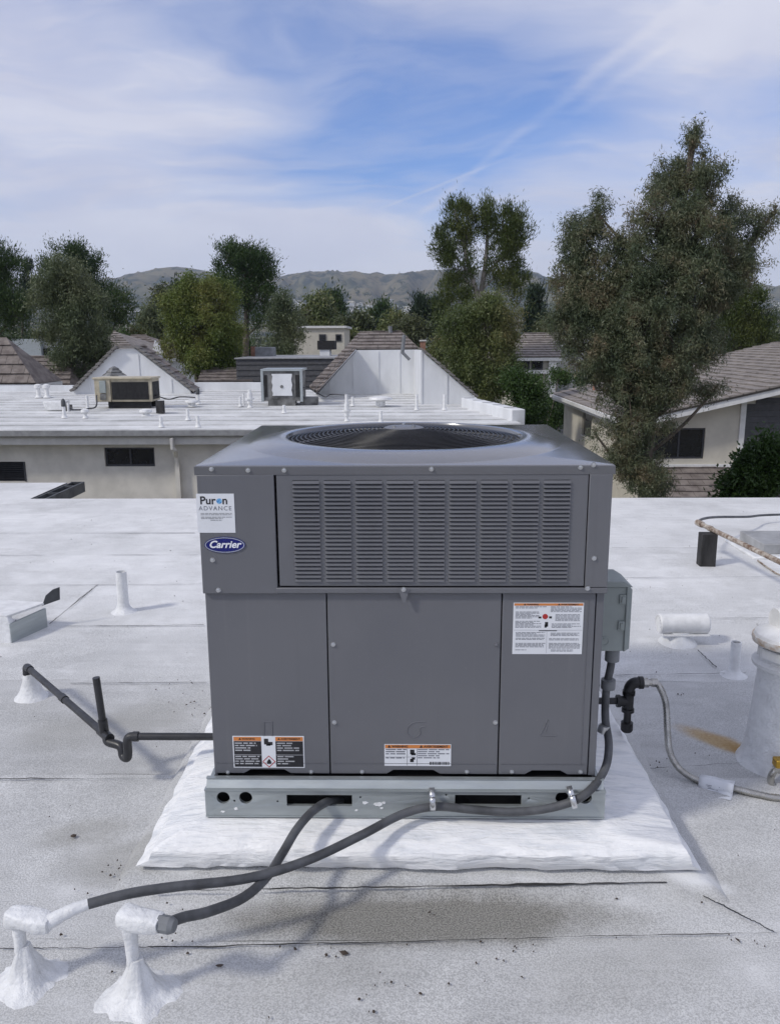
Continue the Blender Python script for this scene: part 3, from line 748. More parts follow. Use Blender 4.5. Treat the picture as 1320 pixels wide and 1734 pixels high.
# white refrigerant sticker
s, x0, x1, z0, z1 = sticker('sticker', 332, 836, 399, 902, yp, ac, label='white square sticker with black and grey lettering')
W, H = x1-x0, z1-z0; Yt = yp-0.0018
lettering('Pur', 0.0335, 'ink', s, x0+W*0.30, Yt, z1-H*0.178, fat=0.0007)
lettering('n', 0.0335, 'ink', s, x0+W*0.755, Yt, z1-H*0.178, fat=0.0007)
m = MB(); m.lathe([(0.0082, 0), (0.0082, 0.0006)], (x0+W*0.605, Yt+0.0006, z1-H*0.188), 24, axis=(0, -1, 0)); flat('globe_mark', m, 'globe', s)
lettering('ADVANCE', 0.0185, 'greyink', s, x0+W*0.49, Yt, z1-H*0.375, spacing=1.22)
flat('fine_print', fine(x0+W*.10, x0+W*.93, z1-H*.57, z1-H*.49, Yt, H*.034), 'lightink', s)
flat('fine_print', fine(x0+W*.10, x0+W*.93, z1-H*.66, z1-H*.585, Yt, H*.034), 'lightink', s)
flat('fine_print', fine(x0+W*.35, x0+W*.66, z1-H*.70, z1-H*.665, Yt, H*.034), 'lightink', s)
# blue oval emblem
c = at(381, 922.5, yp); em = MB(); n = 40
rx, rz = 0.0615, 0.0248
em.prism([(c.x+rx*math.cos(2*math.pi*k/n), yp-0.003, c.z+rz*math.sin(2*math.pi*k/n)) for k in range(n)], (0, 0.003, 0)); e = build(em, 'emblem', M['blue'], ac); e['label'] = 'dark blue oval emblem with white script lettering'
m = MB()
ra, rb = (0.955, 0.89)
V = []; F = []
for k in range(n):
    a = 2*math.pi*k/n
    for (q, qq) in ((0.965, 0.94), (0.925, 0.85)): V.append((c.x+rx*q*math.cos(a), yp-0.0036, c.z+rz*qq*math.sin(a)))
for k in range(n): F.append((2*k, 2*((k+1) % n), 2*((k+1) % n)+1, 2*k+1))
m.add(V, F); flat('rim', m, 'chrome', e)
lettering('Carrier', 0.0305, 'whiteink', e, c.x-0.001, yp-0.0038, c.z+0.001, shear=0.30, fat=0.00075, sx=1.03)
# black and white warning sticker
s, x0, x1, z0, z1 = sticker('warning_sticker', 393.5, 1246, 516, 1300, yq, panels[0][0], label='black warning sticker with orange header and flame diamond')
W, H = x1-x0, z1-z0; Y1, Y2 = yq-0.0017, yq-0.0021
def R_(m, a, b, c_, d, Y): quadrect(m, x0+W*a, x0+W*b, z0+H*c_, z0+H*d, Y)
for a_, b_ in ((.015, .40), (.60, .985)): m = MB(); R_(m, a_, b_, .03, .84, Y1); flat('black_field', m, 'ink', s)
for a_, b_ in ((.015, .40), (.60, .985)): m = MB(); R_(m, a_, b_, .85, .975, Y1); flat('header_bar', m, 'orange', s)
m = MB(); fine(x0+W*.03, x0+W*.34, z0+H*.45, z0+H*.80, Y2, H*.075, .5, m); fine(x0+W*.03, x0+W*.37, z0+H*.06, z0+H*.38, Y2, H*.075, .5, m); fine(x0+W*.62, x0+W*.93, z0+H*.45, z0+H*.80, Y2, H*.075, .5, m); fine(x0+W*.62, x0+W*.86, z0+H*.06, z0+H*.38, Y2, H*.075, .5, m)
R_(m, .015, .40, .405, .42, Y2); R_(m, .60, .985, .405, .42, Y2); flat('fine_print', m, 'lightink', s)
m = MB(); R_(m, .44, .50, .74, .92, Y1); R_(m, .50, .56, .72, .82, Y1); R_(m, .47, .53, .70, .76, Y1)
cx_, cz_ = x0+W*.50, z0+H*.20
m.add([(cx_-.006, Y2, cz_-.008), (cx_+.006, Y2, cz_-.008), (cx_+.007, Y2, cz_), (cx_+.001, Y2, cz_+.010), (cx_-.006, Y2, cz_+.001)], [(0, 1, 2, 3, 4)])
flat('pictogram', m, 'ink', s)
m = MB(); dd = [(.021, 0), (0, .021), (-.021, 0), (0, -.021)]; d2 = [(p*.84, q*.84) for p, q in dd]
m.add([(cx_+p, Y1, cz_+q) for p, q in dd]+[(cx_+p, Y1, cz_+q) for p, q in d2], [(k, (k+1) % 4, 4+(k+1) % 4, 4+k) for k in range(4)]); flat('diamond', m, 'red', s)
lettering('\u25b2 WARNING', 0.0085, 'ink', s, x0+W*.20, Y2, z0+H*.912, fat=.0002); lettering('\u25b2 AVERTISSEMENT', 0.0085, 'ink', s, x0+W*.79, Y2, z0+H*.912, fat=.0002)
# white warning sticker in the middle
s, x0, x1, z0, z1 = sticker('warning_sticker', 650.5, 1260, 763, 1297, yq, panels[1][0], label='small white warning sticker with orange header')
W, H = x1-x0, z1-z0
m = MB(); R_(m, .01, .99, .82, .98, Y1); flat('header_bar', m, 'orange', s)
lettering('\u25b2 WARNING', 0.0105, 'ink', s, x0+W*.20, Y2, z0+H*.90, fat=.0003); lettering('\u25b2 AVERTISSEMENT', 0.0105, 'ink', s, x0+W*.74, Y2, z0+H*.90, fat=.0003)
m = MB(); fine(x0+W*.02, x0+W*.33, z0+H*.45, z0+H*.79, Y1, H*.10, .5, m); fine(x0+W*.02, x0+W*.30, z0+H*.22, z0+H*.40, Y1, H*.10, .5, m); fine(x0+W*.50, x0+W*.97, z0+H*.30, z0+H*.79, Y1, H*.095, .5, m); flat('fine_print', m, 'greyink', s)
m = MB(); R_(m, .385, .45, .55, .76, Y1); R_(m, .40, .47, .50, .60, Y1); R_(m, .385, .44, .18, .34, Y1); R_(m, .41, .46, .30, .40, Y1)
x = .68
while x < .97: w = random.uniform(.006, .016); R_(m, x, x+w, .06, .20, Y1); x += w+random.uniform(.005, .012)
R_(m, .34, .345, .02, .80, Y1); R_(m, .487, .492, .02, .80, Y1); R_(m, .01, .487, .415, .425, Y1)
flat('pictogram', m, 'ink', s)
# tall white instruction sticker at right
s, x0, x1, z0, z1 = sticker('warning_sticker', 869, 1020.5, 984, 1107.5, yq, panels[2][0], label='tall white instruction sticker dense with small print')
W, H = x1-x0, z1-z0
m = MB(); R_(m, .01, .99, .945, .99, Y1); flat('header_bar', m, 'orange', s)
lettering('\u25b2 WARNING', 0.0075, 'ink', s, x0+W*.25, Y2, z0+H*.967, fat=.0002); lettering('\u25b2 AVERTISSEMENT', 0.0075, 'ink', s, x0+W*.78, Y2, z0+H*.967, fat=.0002)
m = MB()
for (a, b, c_, d) in ((.03, .47, .86, .93), (.53, .97, .80, .93), (.03, .37, .68, .83), (.60, .95, .62, .78), (.03, .40, .49, .65), (.55, .97, .50, .60), (.04, .46, .33, .43), (.54, .95, .34, .42), (.04, .46, .25, .32), (.52, .97, .24, .31), (.04, .47, .11, .22), (.52, .97, .10, .22), (.04, .20, .05, .09), (.55, .87, .04, .09)):
    fine(x0+W*a, x0+W*b, z0+H*c_, z0+H*d, Y1, H*.0235, .48, m)
R_(m, .01, .99, .47, .474, Y1); R_(m, .485, .488, .02, .44, Y1)
flat('fine_print', m, 'greyink', s)
m = MB(); R_(m, .36, .40, .70, .735, Y1); R_(m, .51, .55, .70, .74, Y1); R_(m, .455, .50, .54, .63, Y1); R_(m, .45, .48, .52, .58, Y1); R_(m, .37, .63, .452, .466, Y1); flat('pictogram', m, 'ink', s)
m = MB(); m.lathe([(0.0085, 0), (0.0085, 0.0005)], (x0+W*.455, Y1+.0005, z0+H*.735), 18, axis=(0, -1, 0)); flat('pictogram', m, 'red', s)

# ================================================================== CONDUITS AND STUBS IN FRONT
def stub(px, pyb, pxt, pyt, end_px, end_py, label, seed, lean=0.0):
    b = onz(px, pyb); t = at(pxt, pyt, b.y); hgt = t.z
    T = thing('conduit_stub', (b.x, b.y, 0), label, 'roof stub', 'white mastic stubs in the foreground')
    n = 30; prof = [(0.106, -0.004), (0.098, 0.002), (0.086, 0.006), (0.066, 0.014), (0.046, 0.034), (0.036, 0.056), (0.027, 0.078), (0.020, 0.096), (0.0165, 0.112)]
    m = MB(); m.lathe(prof, b+Vector((.008, 0, 0)), 64, 0.27, seed); build(m, 'mastic_base', M['wmastic'], T, ang=70)
    m = MB(); m.lathe([(0.018, 0.090), (0.0160, 0.115), (0.0165, 0.145), (0.0155, 0.16), (0.0175, 0.175), (0.020, 0.195), (0.0225, hgt-0.03)], b, 20, 0.25, seed+3); build(m, 'riser', M['wmastic'], T, ang=70)
    e = at(end_px, end_py, b.y-0.02); d = Vector((e.x-b.x, e.y-b.y, 0)).normalized(); w = Vector((-d.y, d.x, 0))
    # elbow body: rounded box that tapers to the conduit
    pts = []
    L = (Vector((e.x, e.y, 0))-Vector((b.x, b.y, 0))).length
    zc_ = hgt-0.022
    m = MB(); V = []; F = []; K = 16
    secs = [(-0.0265, 0.55, 0.7), (-0.024, 0.9, 0.95), (-0.016, 1.0, 1.0), (0.02, 1.0, 1.0), (L*0.7, 0.98, 0.92), (L*0.93, 0.9, 0.85), (L, 0.86, 0.8)]
    for (s, kw, kz) in secs:
        for k in range(K):
            a = 2*math.pi*k/K; cx1, sx1 = math.cos(a), math.sin(a)
            sh = lambda v: math.copysign(abs(v)**0.45, v)
            p = Vector((b.x, b.y, zc_))+d*s+w*(0.0265*kw*sh(cx1))+Vector((0, 0, 0.0225*kz*sh(sx1)))
            p += Vector((1, 1, 1))*0.005*mnoise.noise(p*34)
            V.append(p)
    for i in range(len(secs)-1):
        for k in range(K): F.append((i*K+k, i*K+(k+1) % K, (i+1)*K+(k+1) % K, (i+1)*K+k))
    F.append(tuple(range(K))[::-1]); F.append(tuple((len(secs)-1)*K+k for k in range(K)))
    m.add(V, F); build(m, 'elbow', M['wmastic'], T, ang=60)
    return Vector((b.x, b.y, zc_))+d*L, d
e1, d1 = stub(42, 1662, 42, 1541, 86, 1551, 'white mastic coated conduit stub at the far left corner of the roof', 1)
e2, d2 = stub(230, 1686, 232, 1541, 272, 1556, 'white mastic coated conduit stub with grey coupling, second from left', 2)
# conduit 1: from the left stub along the rail and up the right side to the box
cb = at(1036, 1104, 2.60)
c1 = [e1-d1*0.02, at(122, 1541, 1.82), at(150, 1531, 1.835), at(220, 1513, 1.87), at(300, 1501, 1.91), at(420, 1487, 1.985), at(520, 1457, 2.08), at(610, 1415, 2.19), at(680, 1379, 2.29), at(735, 1366, 2.312), at(800, 1371, 2.312), at(870, 1375, 2.308), at(940, 1366, 2.308), at(990, 1345, 2.315), at(1022, 1305, 2.40), at(1030, 1262, 2.48), at(1024, 1215, 2.55), at(1026, 1165, 2.59), at(1033, 1130, 2.60), cb]
T = thing('flexible_conduit', e1, 'long grey conduit from far left stub along the rail up to the switch box', 'conduit')
m = MB(); m.tube(spline(c1, 9), 0.0132, 14); build(m, 'conduit', M['conduit'], T)
m = MB(); m.tube(spline([e1-d1*.01, at(122, 1541, 1.82), at(150, 1531, 1.835)], 5), [.0185, .0185, .018, .0165, .017, .0155, .016, .0145, .0145, .014, .0138], 14); build(m, 'coupling', M['wmastic'], T)
m = MB(); m.tube([cb+Vector((0, 0, 0.012)), cb+Vector((0, 0, -0.03))], 0.024, 16); build(m, 'connector', M['fitting'], T)
q = at(1029, 1158, 2.592); m = MB(); m.tube([q+Vector((0, 0, .016)), q-Vector((0, 0, .016))], 0.024, 14); build(m, 'coupling', M['fitting'], T)
for (px, py, Y, rot) in ((732, 1361, 2.30, 0.05), (970, 1358, 2.297, 0.25)):
    q = at(px, py, Y); m = MB()
    ax = Vector((math.cos(rot), 0, math.sin(rot)))*0.0085; az = Vector((-math.sin(rot), 0, math.cos(rot)))
    K = 9; V = []; F = []
    for k in range(K):
        a = math.pi*(k/(K-1)-0.5)
        p = q+az*(0.0215*math.sin(a))+Vector((0, -0.012*math.cos(a), 0))
        V += [p-ax, p+ax]
    for k in range(K-1): F.append((2*k, 2*k+2, 2*k+3, 2*k+1))
    V2 = [q+az*0.0215-ax, q+az*0.0215+ax, q+az*0.038+ax+Vector((0, .030, 0)), q+az*0.038-ax+Vector((0, .030, 0))]
    b0 = len(V); V += [Vector(v) for v in V2]; F.append((b0, b0+1, b0+2, b0+3))
    m.add(V, F); o = build(m, 'strap', M['zinc'], T, ang=60); md = o.modifiers.new('s', 'SOLIDIFY'); md.thickness = 0.0015
q = at(1021, 1234, 2.525); m = MB(); m.tube([q+Vector((.002, 0, .012)), q-Vector((.002, 0, .012))], 0.0185, 14); build(m, 'strap', M['zinc'], T)
# conduit 2: from the slot in the rail to the second stub
c2 = [at(585, 1354, 2.42), at(556, 1357, 2.345), at(528, 1375, 2.27), at(502, 1405, 2.20), at(478, 1445, 2.12), at(450, 1487, 2.02), at(410, 1521, 1.92), at(352, 1544, 1.83), at(312, 1553, 1.79), e2+d2*0.01]
T = thing('flexible_conduit', e2, 'shorter grey conduit from the rail slot down to the second stub', 'conduit')
m = MB(); m.tube(spline(c2, 9), 0.0135, 14); build(m, 'conduit', M['conduit'], T)
m = MB(); m.tube([e2-d2*0.005, e2+d2*0.026], 0.0215, 8); m.tube([e2+d2*0.026, e2+d2*0.038], [0.0215, 0.016], 14); build(m, 'coupling', M['fitting'], T)

# ================================================================== SWITCH BOX ON THE RIGHT SIDE
pa, pb = at(1029, 983, 2.56), at(1058, 1103, 2.56)
T = thing('switch_box', ((pa.x+pb.x)/2, 2.6, pb.z), 'grey green electrical switch box on the right flank of the unit', 'switch box')
bx0, bx1, bz0, bz1 = 0.616, pb.x-0.006, pb.z, pa.z-0.018
m = MB(); m.box(bx0, bx1, 2.56, 2.70, bz0, bz1-0.004); build(m, 'enclosure', M['box'], T, 0.003)
m = MB(); m.prism([(bx1-.002, 2.552, bz0+.0), (bx1+.016, 2.552, bz0+.012), (bx1+.016, 2.552, bz1-.01), (bx1-.002, 2.552, bz1+.004)], (0, 0.155, 0)); build(m, 'lid', M['box'], T, 0.003)
m = MB(); m.prism([(bx0+.01, 2.552, bz1-.003), (bx1+.018, 2.552, bz1-.003), (bx1-.012, 2.552, bz1+.016), (bx0+.01, 2.552, bz1+.016)], (0, 0.15, 0)); build(m, 'rain_hood', M['box'], T, 0.002)
for zf in (0.80, 0.40):
    zz = bz0+(bz1-bz0)*zf; m = MB(); m.box(bx1-0.024, bx1-0.003, 2.553, 2.56, zz-.016, zz+.016); m.box(bx1-0.018, bx1-0.009, 2.549, 2.553, zz-.010, zz+.010); build(m, 'latch', M['box'], T, 0.0012)
m = MB(); m.lathe([(0.017, 0), (0.017, .0025), (0.0135, .0026), (0.0135, .001), (0.009, .001), (0.009, .0022)], ((bx0+bx1)/2-.01, 2.56, bz0+.036), 22, axis=(0, -1, 0)); build(m, 'knockout', M['box'], T)
m = MB(); m.box(bx1+.016, bx1+.026, 2.60, 2.63, bz0+.05, bz0+.085); build(m, 'hasp', M['box'], T, 0.002)
# power whip elbow into the cabinet
T = thing('power_whip', (0.62, 2.6, 0.5), 'short bent grey whip entering the cabinet below the switch box', 'conduit')
w0 = at(1020, 1138, 2.62); m = MB(); m.tube(spline([(0.598, 2.63, w0.z+.012), (0.628, 2.63, w0.z+.012), (0.648, 2.62, w0.z-.01), (0.651, 2.605, w0.z-.045)], 7), 0.0155, 12); build(m, 'whip', M['conduit'], T)

# ================================================================== GAS PIPE AND FLEXIBLE CONNECTOR
GY = 2.98
def g(px, py): return at(px, py, GY)
tee = g(1063, 1187); el = g(1070, 1160)
T = thing('gas_pipe', (tee.x, GY, 0.1), 'black iron gas pipe with tee and capped drip leg beside the unit', 'pipe')
m = MB(); m.tube([(0.59, GY, tee.z), (tee.x, GY, tee.z)], 0.0135, 14); build(m, 'pipe', M['iron'], T)
m = MB(); m.tube([(tee.x, GY, tee.z-.040), (tee.x, GY, tee.z+.040)], 0.0205, 16); m.tube([(tee.x-.040, GY, tee.z), (tee.x, GY, tee.z)], 0.0205, 16)
for (a, b) in (((tee.x, GY, tee.z-.044), (tee.x, GY, tee.z-.030)), ((tee.x, GY, tee.z+.030), (tee.x, GY, tee.z+.044)), ((tee.x-.046, GY, tee.z), (tee.x-.032, GY, tee.z))): m.tube([a, b], 0.0245, 16)
build(m, 'tee', M['iron'], T)
zd = g(1063, 1238).z
m = MB(); m.tube([(tee.x, GY, tee.z-.03), (tee.x, GY, zd+.02)], 0.0145, 14); build(m, 'drip_leg', M['iron'], T)
m = MB(); m.lathe([(0.019, 0), (0.0235, .006), (0.0235, .038), (0.02, .04)], (tee.x, GY, zd), 16); build(m, 'cap', M['iron'], T)
m = MB(); ez = el.z
m.tube([(tee.x, GY, tee.z+.03), (tee.x, GY, ez-.03)], 0.0145, 14); m.tube(spline([(tee.x, GY, ez-.034), (tee.x+.002, GY, ez-.010), (tee.x+.018, GY, ez+.008), (tee.x+.046, GY, ez+.010)], 6), 0.021, 16)
m.tube([(tee.x, GY, ez-.040), (tee.x, GY, ez-.024)], 0.0245, 16); m.tube([(tee.x+.036, GY, ez+.010), (tee.x+.052, GY, ez+.010)], 0.0245, 16); build(m, 'elbow', M['iron'], T)
fx = Vector((tee.x+.05, GY, ez+.010))
F_ = thing('gas_connector', fx, 'corrugated stainless gas hose curling down from the black elbow', 'hose')
m = MB(); m.tube([fx, fx+Vector((.022, 0, 0))], 0.019, 6); m.tube([fx+Vector((.022, 0, 0)), fx+Vector((.034, 0, 0))], 0.014, 14); m.tube([fx+Vector((.034, 0, 0)), fx+Vector((.058, 0, 0))], 0.017, 6); build(m, 'hex_nut', M['steel'], F_)
pts = spline([fx+Vector((.05, 0, 0)), at(1116, 1163, 2.97), at(1126, 1190, 2.95), at(1129, 1235, 2.91), at(1133, 1272, 2.88), at(1150, 1302, 2.84), at(1185, 1323, 2.80), onz(1240, 1335, .018), onz(1285, 1346, .014), onz(1325, 1352, .014), onz(1420, 1354, .014)], 34)
rs = [0.0125+0.0016*math.cos(i*math.pi) for i in range(len(pts))]
m = MB(); m.tube(pts, rs, 12); build(m, 'hose', M['steel'], F_, ang=180)
# paper tag wrapped round the hose
ta, tb = at(1184, 1323, 2.80), onz(1242, 1335, .022)
tg = thing('paper_tag', ta, 'white crumpled paper tag wrapped round the steel gas hose', 'tag')
d = (tb-ta); m = MB(); V = []; F = []; K = 12; dn = d.normalized(); up = Vector((0, 0, 1)); w = dn.cross(up)
for i in range(7):
    p = ta+d*(i/6)
    for k in range(K):
        a = 2*math.pi*k/(K-1)
        r = 0.026+0.009*mnoise.noise(Vector((i*.9, k*.7, 3)))
        V.append(p+(up*math.cos(a)+w*math.sin(a))*r)
    for e_, zz in ((0.030, -.018), (0.062, -.016)): V.append(p+w*e_*(1 if w.y < 0 else -1)+up*zz+up*0.004*mnoise.noise(Vector((i, e_*90, 1))))
n_ = K+2
for i in range(6):
    for k in range(n_-1): F.append((i*n_+k, i*n_+k+1, (i+1)*n_+k+1, (i+1)*n_+k))
m.add(V, F); o = build(m, 'tag_paper', M['paper'], tg, ang=60); md = o.modifiers.new('s', 'SOLIDIFY'); md.thickness = 0.001
m = MB()
for i, (fa, fb) in enumerate(((.1, .5), (.12, .62), (.1, .45))):
    p, q = ta+d*fa+Vector((0, -.0285+.0*i, .004-.006*i)), ta+d*fb+Vector((0, -.0285, .004-.006*i)); m.add([p, q, q+Vector((0, .0, .0022)), p+Vector((0, .0, .0022))], [(0, 1, 2, 3)])
flat('fine_print', m, 'greyink', tg)
# brass valve with a hose loop at the right edge
bv = at(1318, 1291, 2.80)
T = thing('gas_valve', bv, 'brass valve with a looping steel hose at the right edge', 'valve')
m = MB(); m.box(bv.x-.018, bv.x+.05, 2.78, 2.82, bv.z-.016, bv.z+.016); build(m, 'valve_body', M['brass'], T, 0.004)
m = MB(); m.tube(spline([bv+Vector((.0, 0, -.016)), bv+Vector((-.02, 0, -.045)), bv+Vector((-.022, 0, -.08)), bv+Vector((.01, -.01, -.115)), bv+Vector((.08, -.02, -.12))], 20), 0.0125, 12); build(m, 'hose', M['steel'], T)
m = MB(); m.tube([bv+Vector((0, 0, -.012)), bv+Vector((-.006, 0, -.036))], 0.018, 6); build(m, 'hex_nut', M['steel'], T)
m = MB(); m.tube([bv+Vector((.04, 0, 0)), bv+Vector((.04, 0, -bv.z))], 0.012, 12); build(m, 'support_pipe', M['iron'], T)

# ================================================================== CONDENSATE DRAIN AT LEFT
DY = 2.76
def dp(px, py, Y=DY): return at(px, py, Y)
p_in = dp(353, 1247)
T = thing('drain_pipe', (dp(214, 1292).x, DY, 0.1), 'dark plastic drain pipe with trap and upright vent left of the unit', 'pipe')
el_ = dp(222, 1247); tb_ = dp(212, 1286); ty = dp(181, 1246, 2.84); far = at(48, 1131, 3.52)
m = MB(); m.tube([(-0.59, DY, el_.z), (el_.x, DY, el_.z)], 0.0137, 16); build(m, 'pipe', M['pvc'], T)
m = MB(); m.tube(spline([(el_.x+.014, DY, el_.z), (el_.x-.006, DY, el_.z-.003), (el_.x-.015, DY, el_.z-.022), (el_.x-.016, DY, tb_.z+.03), (el_.x-.023, DY+.006, tb_.z+.004), (el_.x-.042, DY+.02, tb_.z+.004), (el_.x-.056, DY+.035, tb_.z+.035), (ty.x+.012, 2.82, ty.z-.014), ty], 8), 0.0165, 16); build(m, 'trap', M['pvc'], T)
m = MB(); m.tube([(el_.x+.008, DY, el_.z), (el_.x+.028, DY, el_.z)], 0.0185, 16); build(m, 'socket', M['pvc'], T)
dv = (far-ty).normalized(); m = MB(); m.tube([ty, far], 0.0145, 16); build(m, 'long_run', M['pvc'], T)
m = MB(); c_ = ty.lerp(far, .50); m.tube([c_-dv*.02, c_+dv*.02], 0.0178, 16); build(m, 'socket', M['pvc'], T); m = MB(); m.tube([ty-dv*.03, ty+dv*.06], 0.0185, 16); build(m, 'socket', M['pvc'], T)
rt = dp(166, 1147, 2.84); m = MB(); m.tube([ty+dv*.02, ty+dv*.02+(rt-ty)*.97], 0.0138, 16); m.tube([ty+dv*.02, ty+dv*.02+(rt-ty)*.25], 0.0178, 16); build(m, 'vent_riser', M['pvc'], T)
m = MB(); m.tube(spline([far-dv*.03, far, far+dv*.022+Vector((0, 0, -.006)), far+dv*.03+Vector((0, 0, -.04))], 6), 0.018, 16); build(m, 'elbow', M['pvc'], T)
fb = far+dv*.03
T = thing('pipe_flashing', (fb.x, fb.y, 0), 'white flared mastic boot under the end of the drain pipe', 'roof vent')
m = MB(); m.lathe([(0.085, -.004), (0.066, .012), (0.048, .04), (0.036, .08), (0.029, .12), (0.025, far.z-.045), (0.018, far.z-.04)], (fb.x+.012, fb.y, 0), 28, .10, 5); build(m, 'boot', M['wmastic'], T, ang=70)

# ================================================================== VENTS ON OUR ROOF
b = onz(210, 1036); t = at(208, 968, b.y)
T = thing('vent_pipe', b, 'upright white vent pipe with open top left of the unit', 'vent pipe')
m = MB(); m.lathe([(0.085, -.003), (0.062, .008), (0.042, .03), (0.034, .055), (0.0325, t.z), (0.0285, t.z), (0.028, t.z-.12)], b, 26, .02, 2, cap=False); build(m, 'pipe', M['wmastic'], T)
m = MB(); m.lathe([(0.0283, 0), (0.001, 0)], (b.x, b.y, t.z-.05), 20); build(m, 'dark_bore', M['black'], T)
# low metal duct hood at the left edge
b = onz(20, 1090)
T = thing('duct_hood', (b.x-.2, b.y+.1, 0), 'low white duct hood with bent metal flap at the left edge', 'roof vent')
zt_ = at(20, 1047, b.y).z
m = MB(); m.prism([(b.x, b.y, -.003), (b.x, b.y, zt_-.03), (b.x-.02, b.y+.02, zt_), (b.x-.9, b.y+.02, zt_), (b.x-.9, b.y, -.003)], (0, 0.05, 0)); build(m, 'front_curb', M['wmastic'], T, .006)
m = MB(); m.prism([(b.x+.002, b.y+.0, -.003), (b.x+.09, b.y+.26, -.003), (b.x+.09, b.y+.26, zt_-.03), (b.x+.002, b.y+.0, zt_-.035)], (-.012, .006, 0)); build(m, 'side_sheet', M['galv'], T)
m = MB(); m.prism([(b.x-.02, b.y+.02, zt_-.004), (b.x+.09, b.y+.27, zt_-.008), (b.x-.9, b.y+.40, zt_+.01), (b.x-.9, b.y+.02, zt_-.004)], (0, 0, .012)); build(m, 'top_sheet', M['wpaint'], T, .003)
fa = Vector((b.x+.075, b.y+.25, 0)); m = MB(); m.prism([(fa.x, fa.y, zt_-.012), (fa.x+.085, fa.y+.05, zt_+.01), (fa.x+.09, fa.y+.05, zt_+.085), (fa.x+.055, fa.y+.035, zt_+.075), (fa.x+.02, fa.y+.012, zt_+.045)], (-.004, .008, 0)); build(m, 'bent_flap', M['darkgutter'], T)
# tee topped vent
b = onz(1146, 1089); zt_ = at(1155, 1040, b.y).z; xl, xr = at(1114, 1056, b.y).x, at(1197, 1056, b.y).x
T = thing('tee_vent', b, 'white horizontal drum topped vent cap right of the unit', 'roof vent')
m = MB(); m.lathe([(0.105, -.003), (0.095, .012), (0.07, .03), (0.062, .05), (0.058, .075)], b, 26, .06, 3); build(m, 'collar', M['wmastic'], T)
m = MB(); m.lathe([(0.05, 0), (0.055, .006), (0.055, xr-xl-.006), (0.05, xr-xl)], (xl, b.y, zt_-.054), 30, axis=(1, 0, 0)); build(m, 'drum', M['wpaint'], T)
m = MB(); m.box(xl+.02, xr-.002, b.y-.062, b.y+.05, zt_-.108, zt_-.100); build(m, 'tray', M['wpaint'], T, .002)
for i in range(9):
    a = math.pi*(i/8); m = MB(); c_ = Vector((xl-.001, b.y-.046*math.cos(a), zt_-.054+.046*math.sin(a))); m.box(c_.x-.004, c_.x+.012, c_.y-.004, c_.y+.004, c_.z-.004, c_.z+.004); build(m, 'slot', M['wpaint'], T)
# small half painted pipe
b = onz(1241, 1143); zt_ = at(1241, 1087, b.y).z
T = thing('vent_pipe', b, 'small white half painted pipe stub between drum cap and big vent', 'vent pipe')
m = MB(); m.lathe([(0.07, -.003), (0.05, .006), (0.033, .02), (0.0255, .04), (0.0245, zt_), (0.0205, zt_), (0.02, zt_-.08)], b, 24, .03, 6, cap=False); build(m, 'pipe', M['wmastic'], T)
m = MB(); m.lathe([(0.0205, 0), (0.001, 0)], (b.x, b.y, zt_-.015), 18); build(m, 'dark_bore', M['black'], T)
# big capped flue
b = onz(1316, 1290); cz = lambda py: at(1316, py, b.y).z
T = thing('flue_vent', b, 'tall white tapered flue with rust rimmed cap at the right edge', 'roof vent')
m = MB(); m.lathe([(0.16, -.003), (0.145, .02), (0.132, .06), (0.122, .14), (0.112, .25), (0.104, cz(1128))], b, 36, .015, 7); build(m, 'flue', M['wmastic'], T)
m = MB(); m.lathe([(0.104, cz(1130)), (0.128, cz(1126)), (0.13, cz(1120)), (0.112, cz(1118))], b, 32); build(m, 'collar', M['wpaint'], T)
m = MB(); m.lathe([(0.110, cz(1120)), (0.113, cz(1086))], b, 6); build(m, 'louver_drum', M['wpaint'], T)
for k in range(6):
    a = k*math.pi/3+R(30); d = Vector((math.cos(a), math.sin(a), 0)); m = MB(); m.obox(b+d*.101+Vector((0, 0, (cz(1110)+cz(1096))/2)), Vector((-d.y, d.x, 0))*.040, d*.006, Vector((0, 0, (cz(1096)-cz(1112))/2))); build(m, 'vane', M['wpaint'], T, .002)
m = MB(); m.lathe([(0.110, cz(1092)), (0.133, cz(1088)), (0.137, cz(1082)), (0.135, cz(1078))], b, 40); build(m, 'cap_rim', M['rustpaint'], T)
m = MB(); m.lathe([(0.134, cz(1081)), (0.125, cz(1073)), (0.09, cz(1066)), (0.05, cz(1063))], b, 40); build(m, 'cap', M['wpaint'], T)
m = MB(); m.lathe([(0.047, 0), (0.05, .006), (0.05, .20)], (b.x-.055, b.y+.02, cz(1054)), 24, axis=(1, .1, 0)); build(m, 'top_drum', M['wpaint'], T)

# ================================================================== WOOD BLOCK, RUSTY PIPE, SMALL PAD
b = onz(1196, 959); zt_ = at(1196, 904, b.y).z
T = thing('wood_block', b, 'dark weathered wooden block standing upright on the roof', 'block')
m = MB(); m.box(b.x-.056, b.x+.056, b.y-.02, b.y+.07, -.003, zt_); build(m, 'block', M['wood'], T, .005)
hz = zt_+.018
pa, pe = onz(1183, 886, hz), onz(1420, 1000, hz)
T = thing('gas_line', pa, 'rusty gas line resting on the wooden block', 'pipe')
m = MB(); m.tube([pa, pe], 0.0175, 12); build(m, 'pipe', M['rust'], T)
m = MB(); dd = (pe-pa).normalized(); m.tube([pa-dd*.03, pa+dd*.05], 0.024, 12); build(m, 'coupling', M['rust'], T); m = MB(); m.tube([pa+dd*.16, pa+dd*.20], 0.022, 12); build(m, 'coupling', M['rust'], T)
T = thing('grey_cable', pa, 'thin grey cable looping from the rusty line to the right', 'cable')
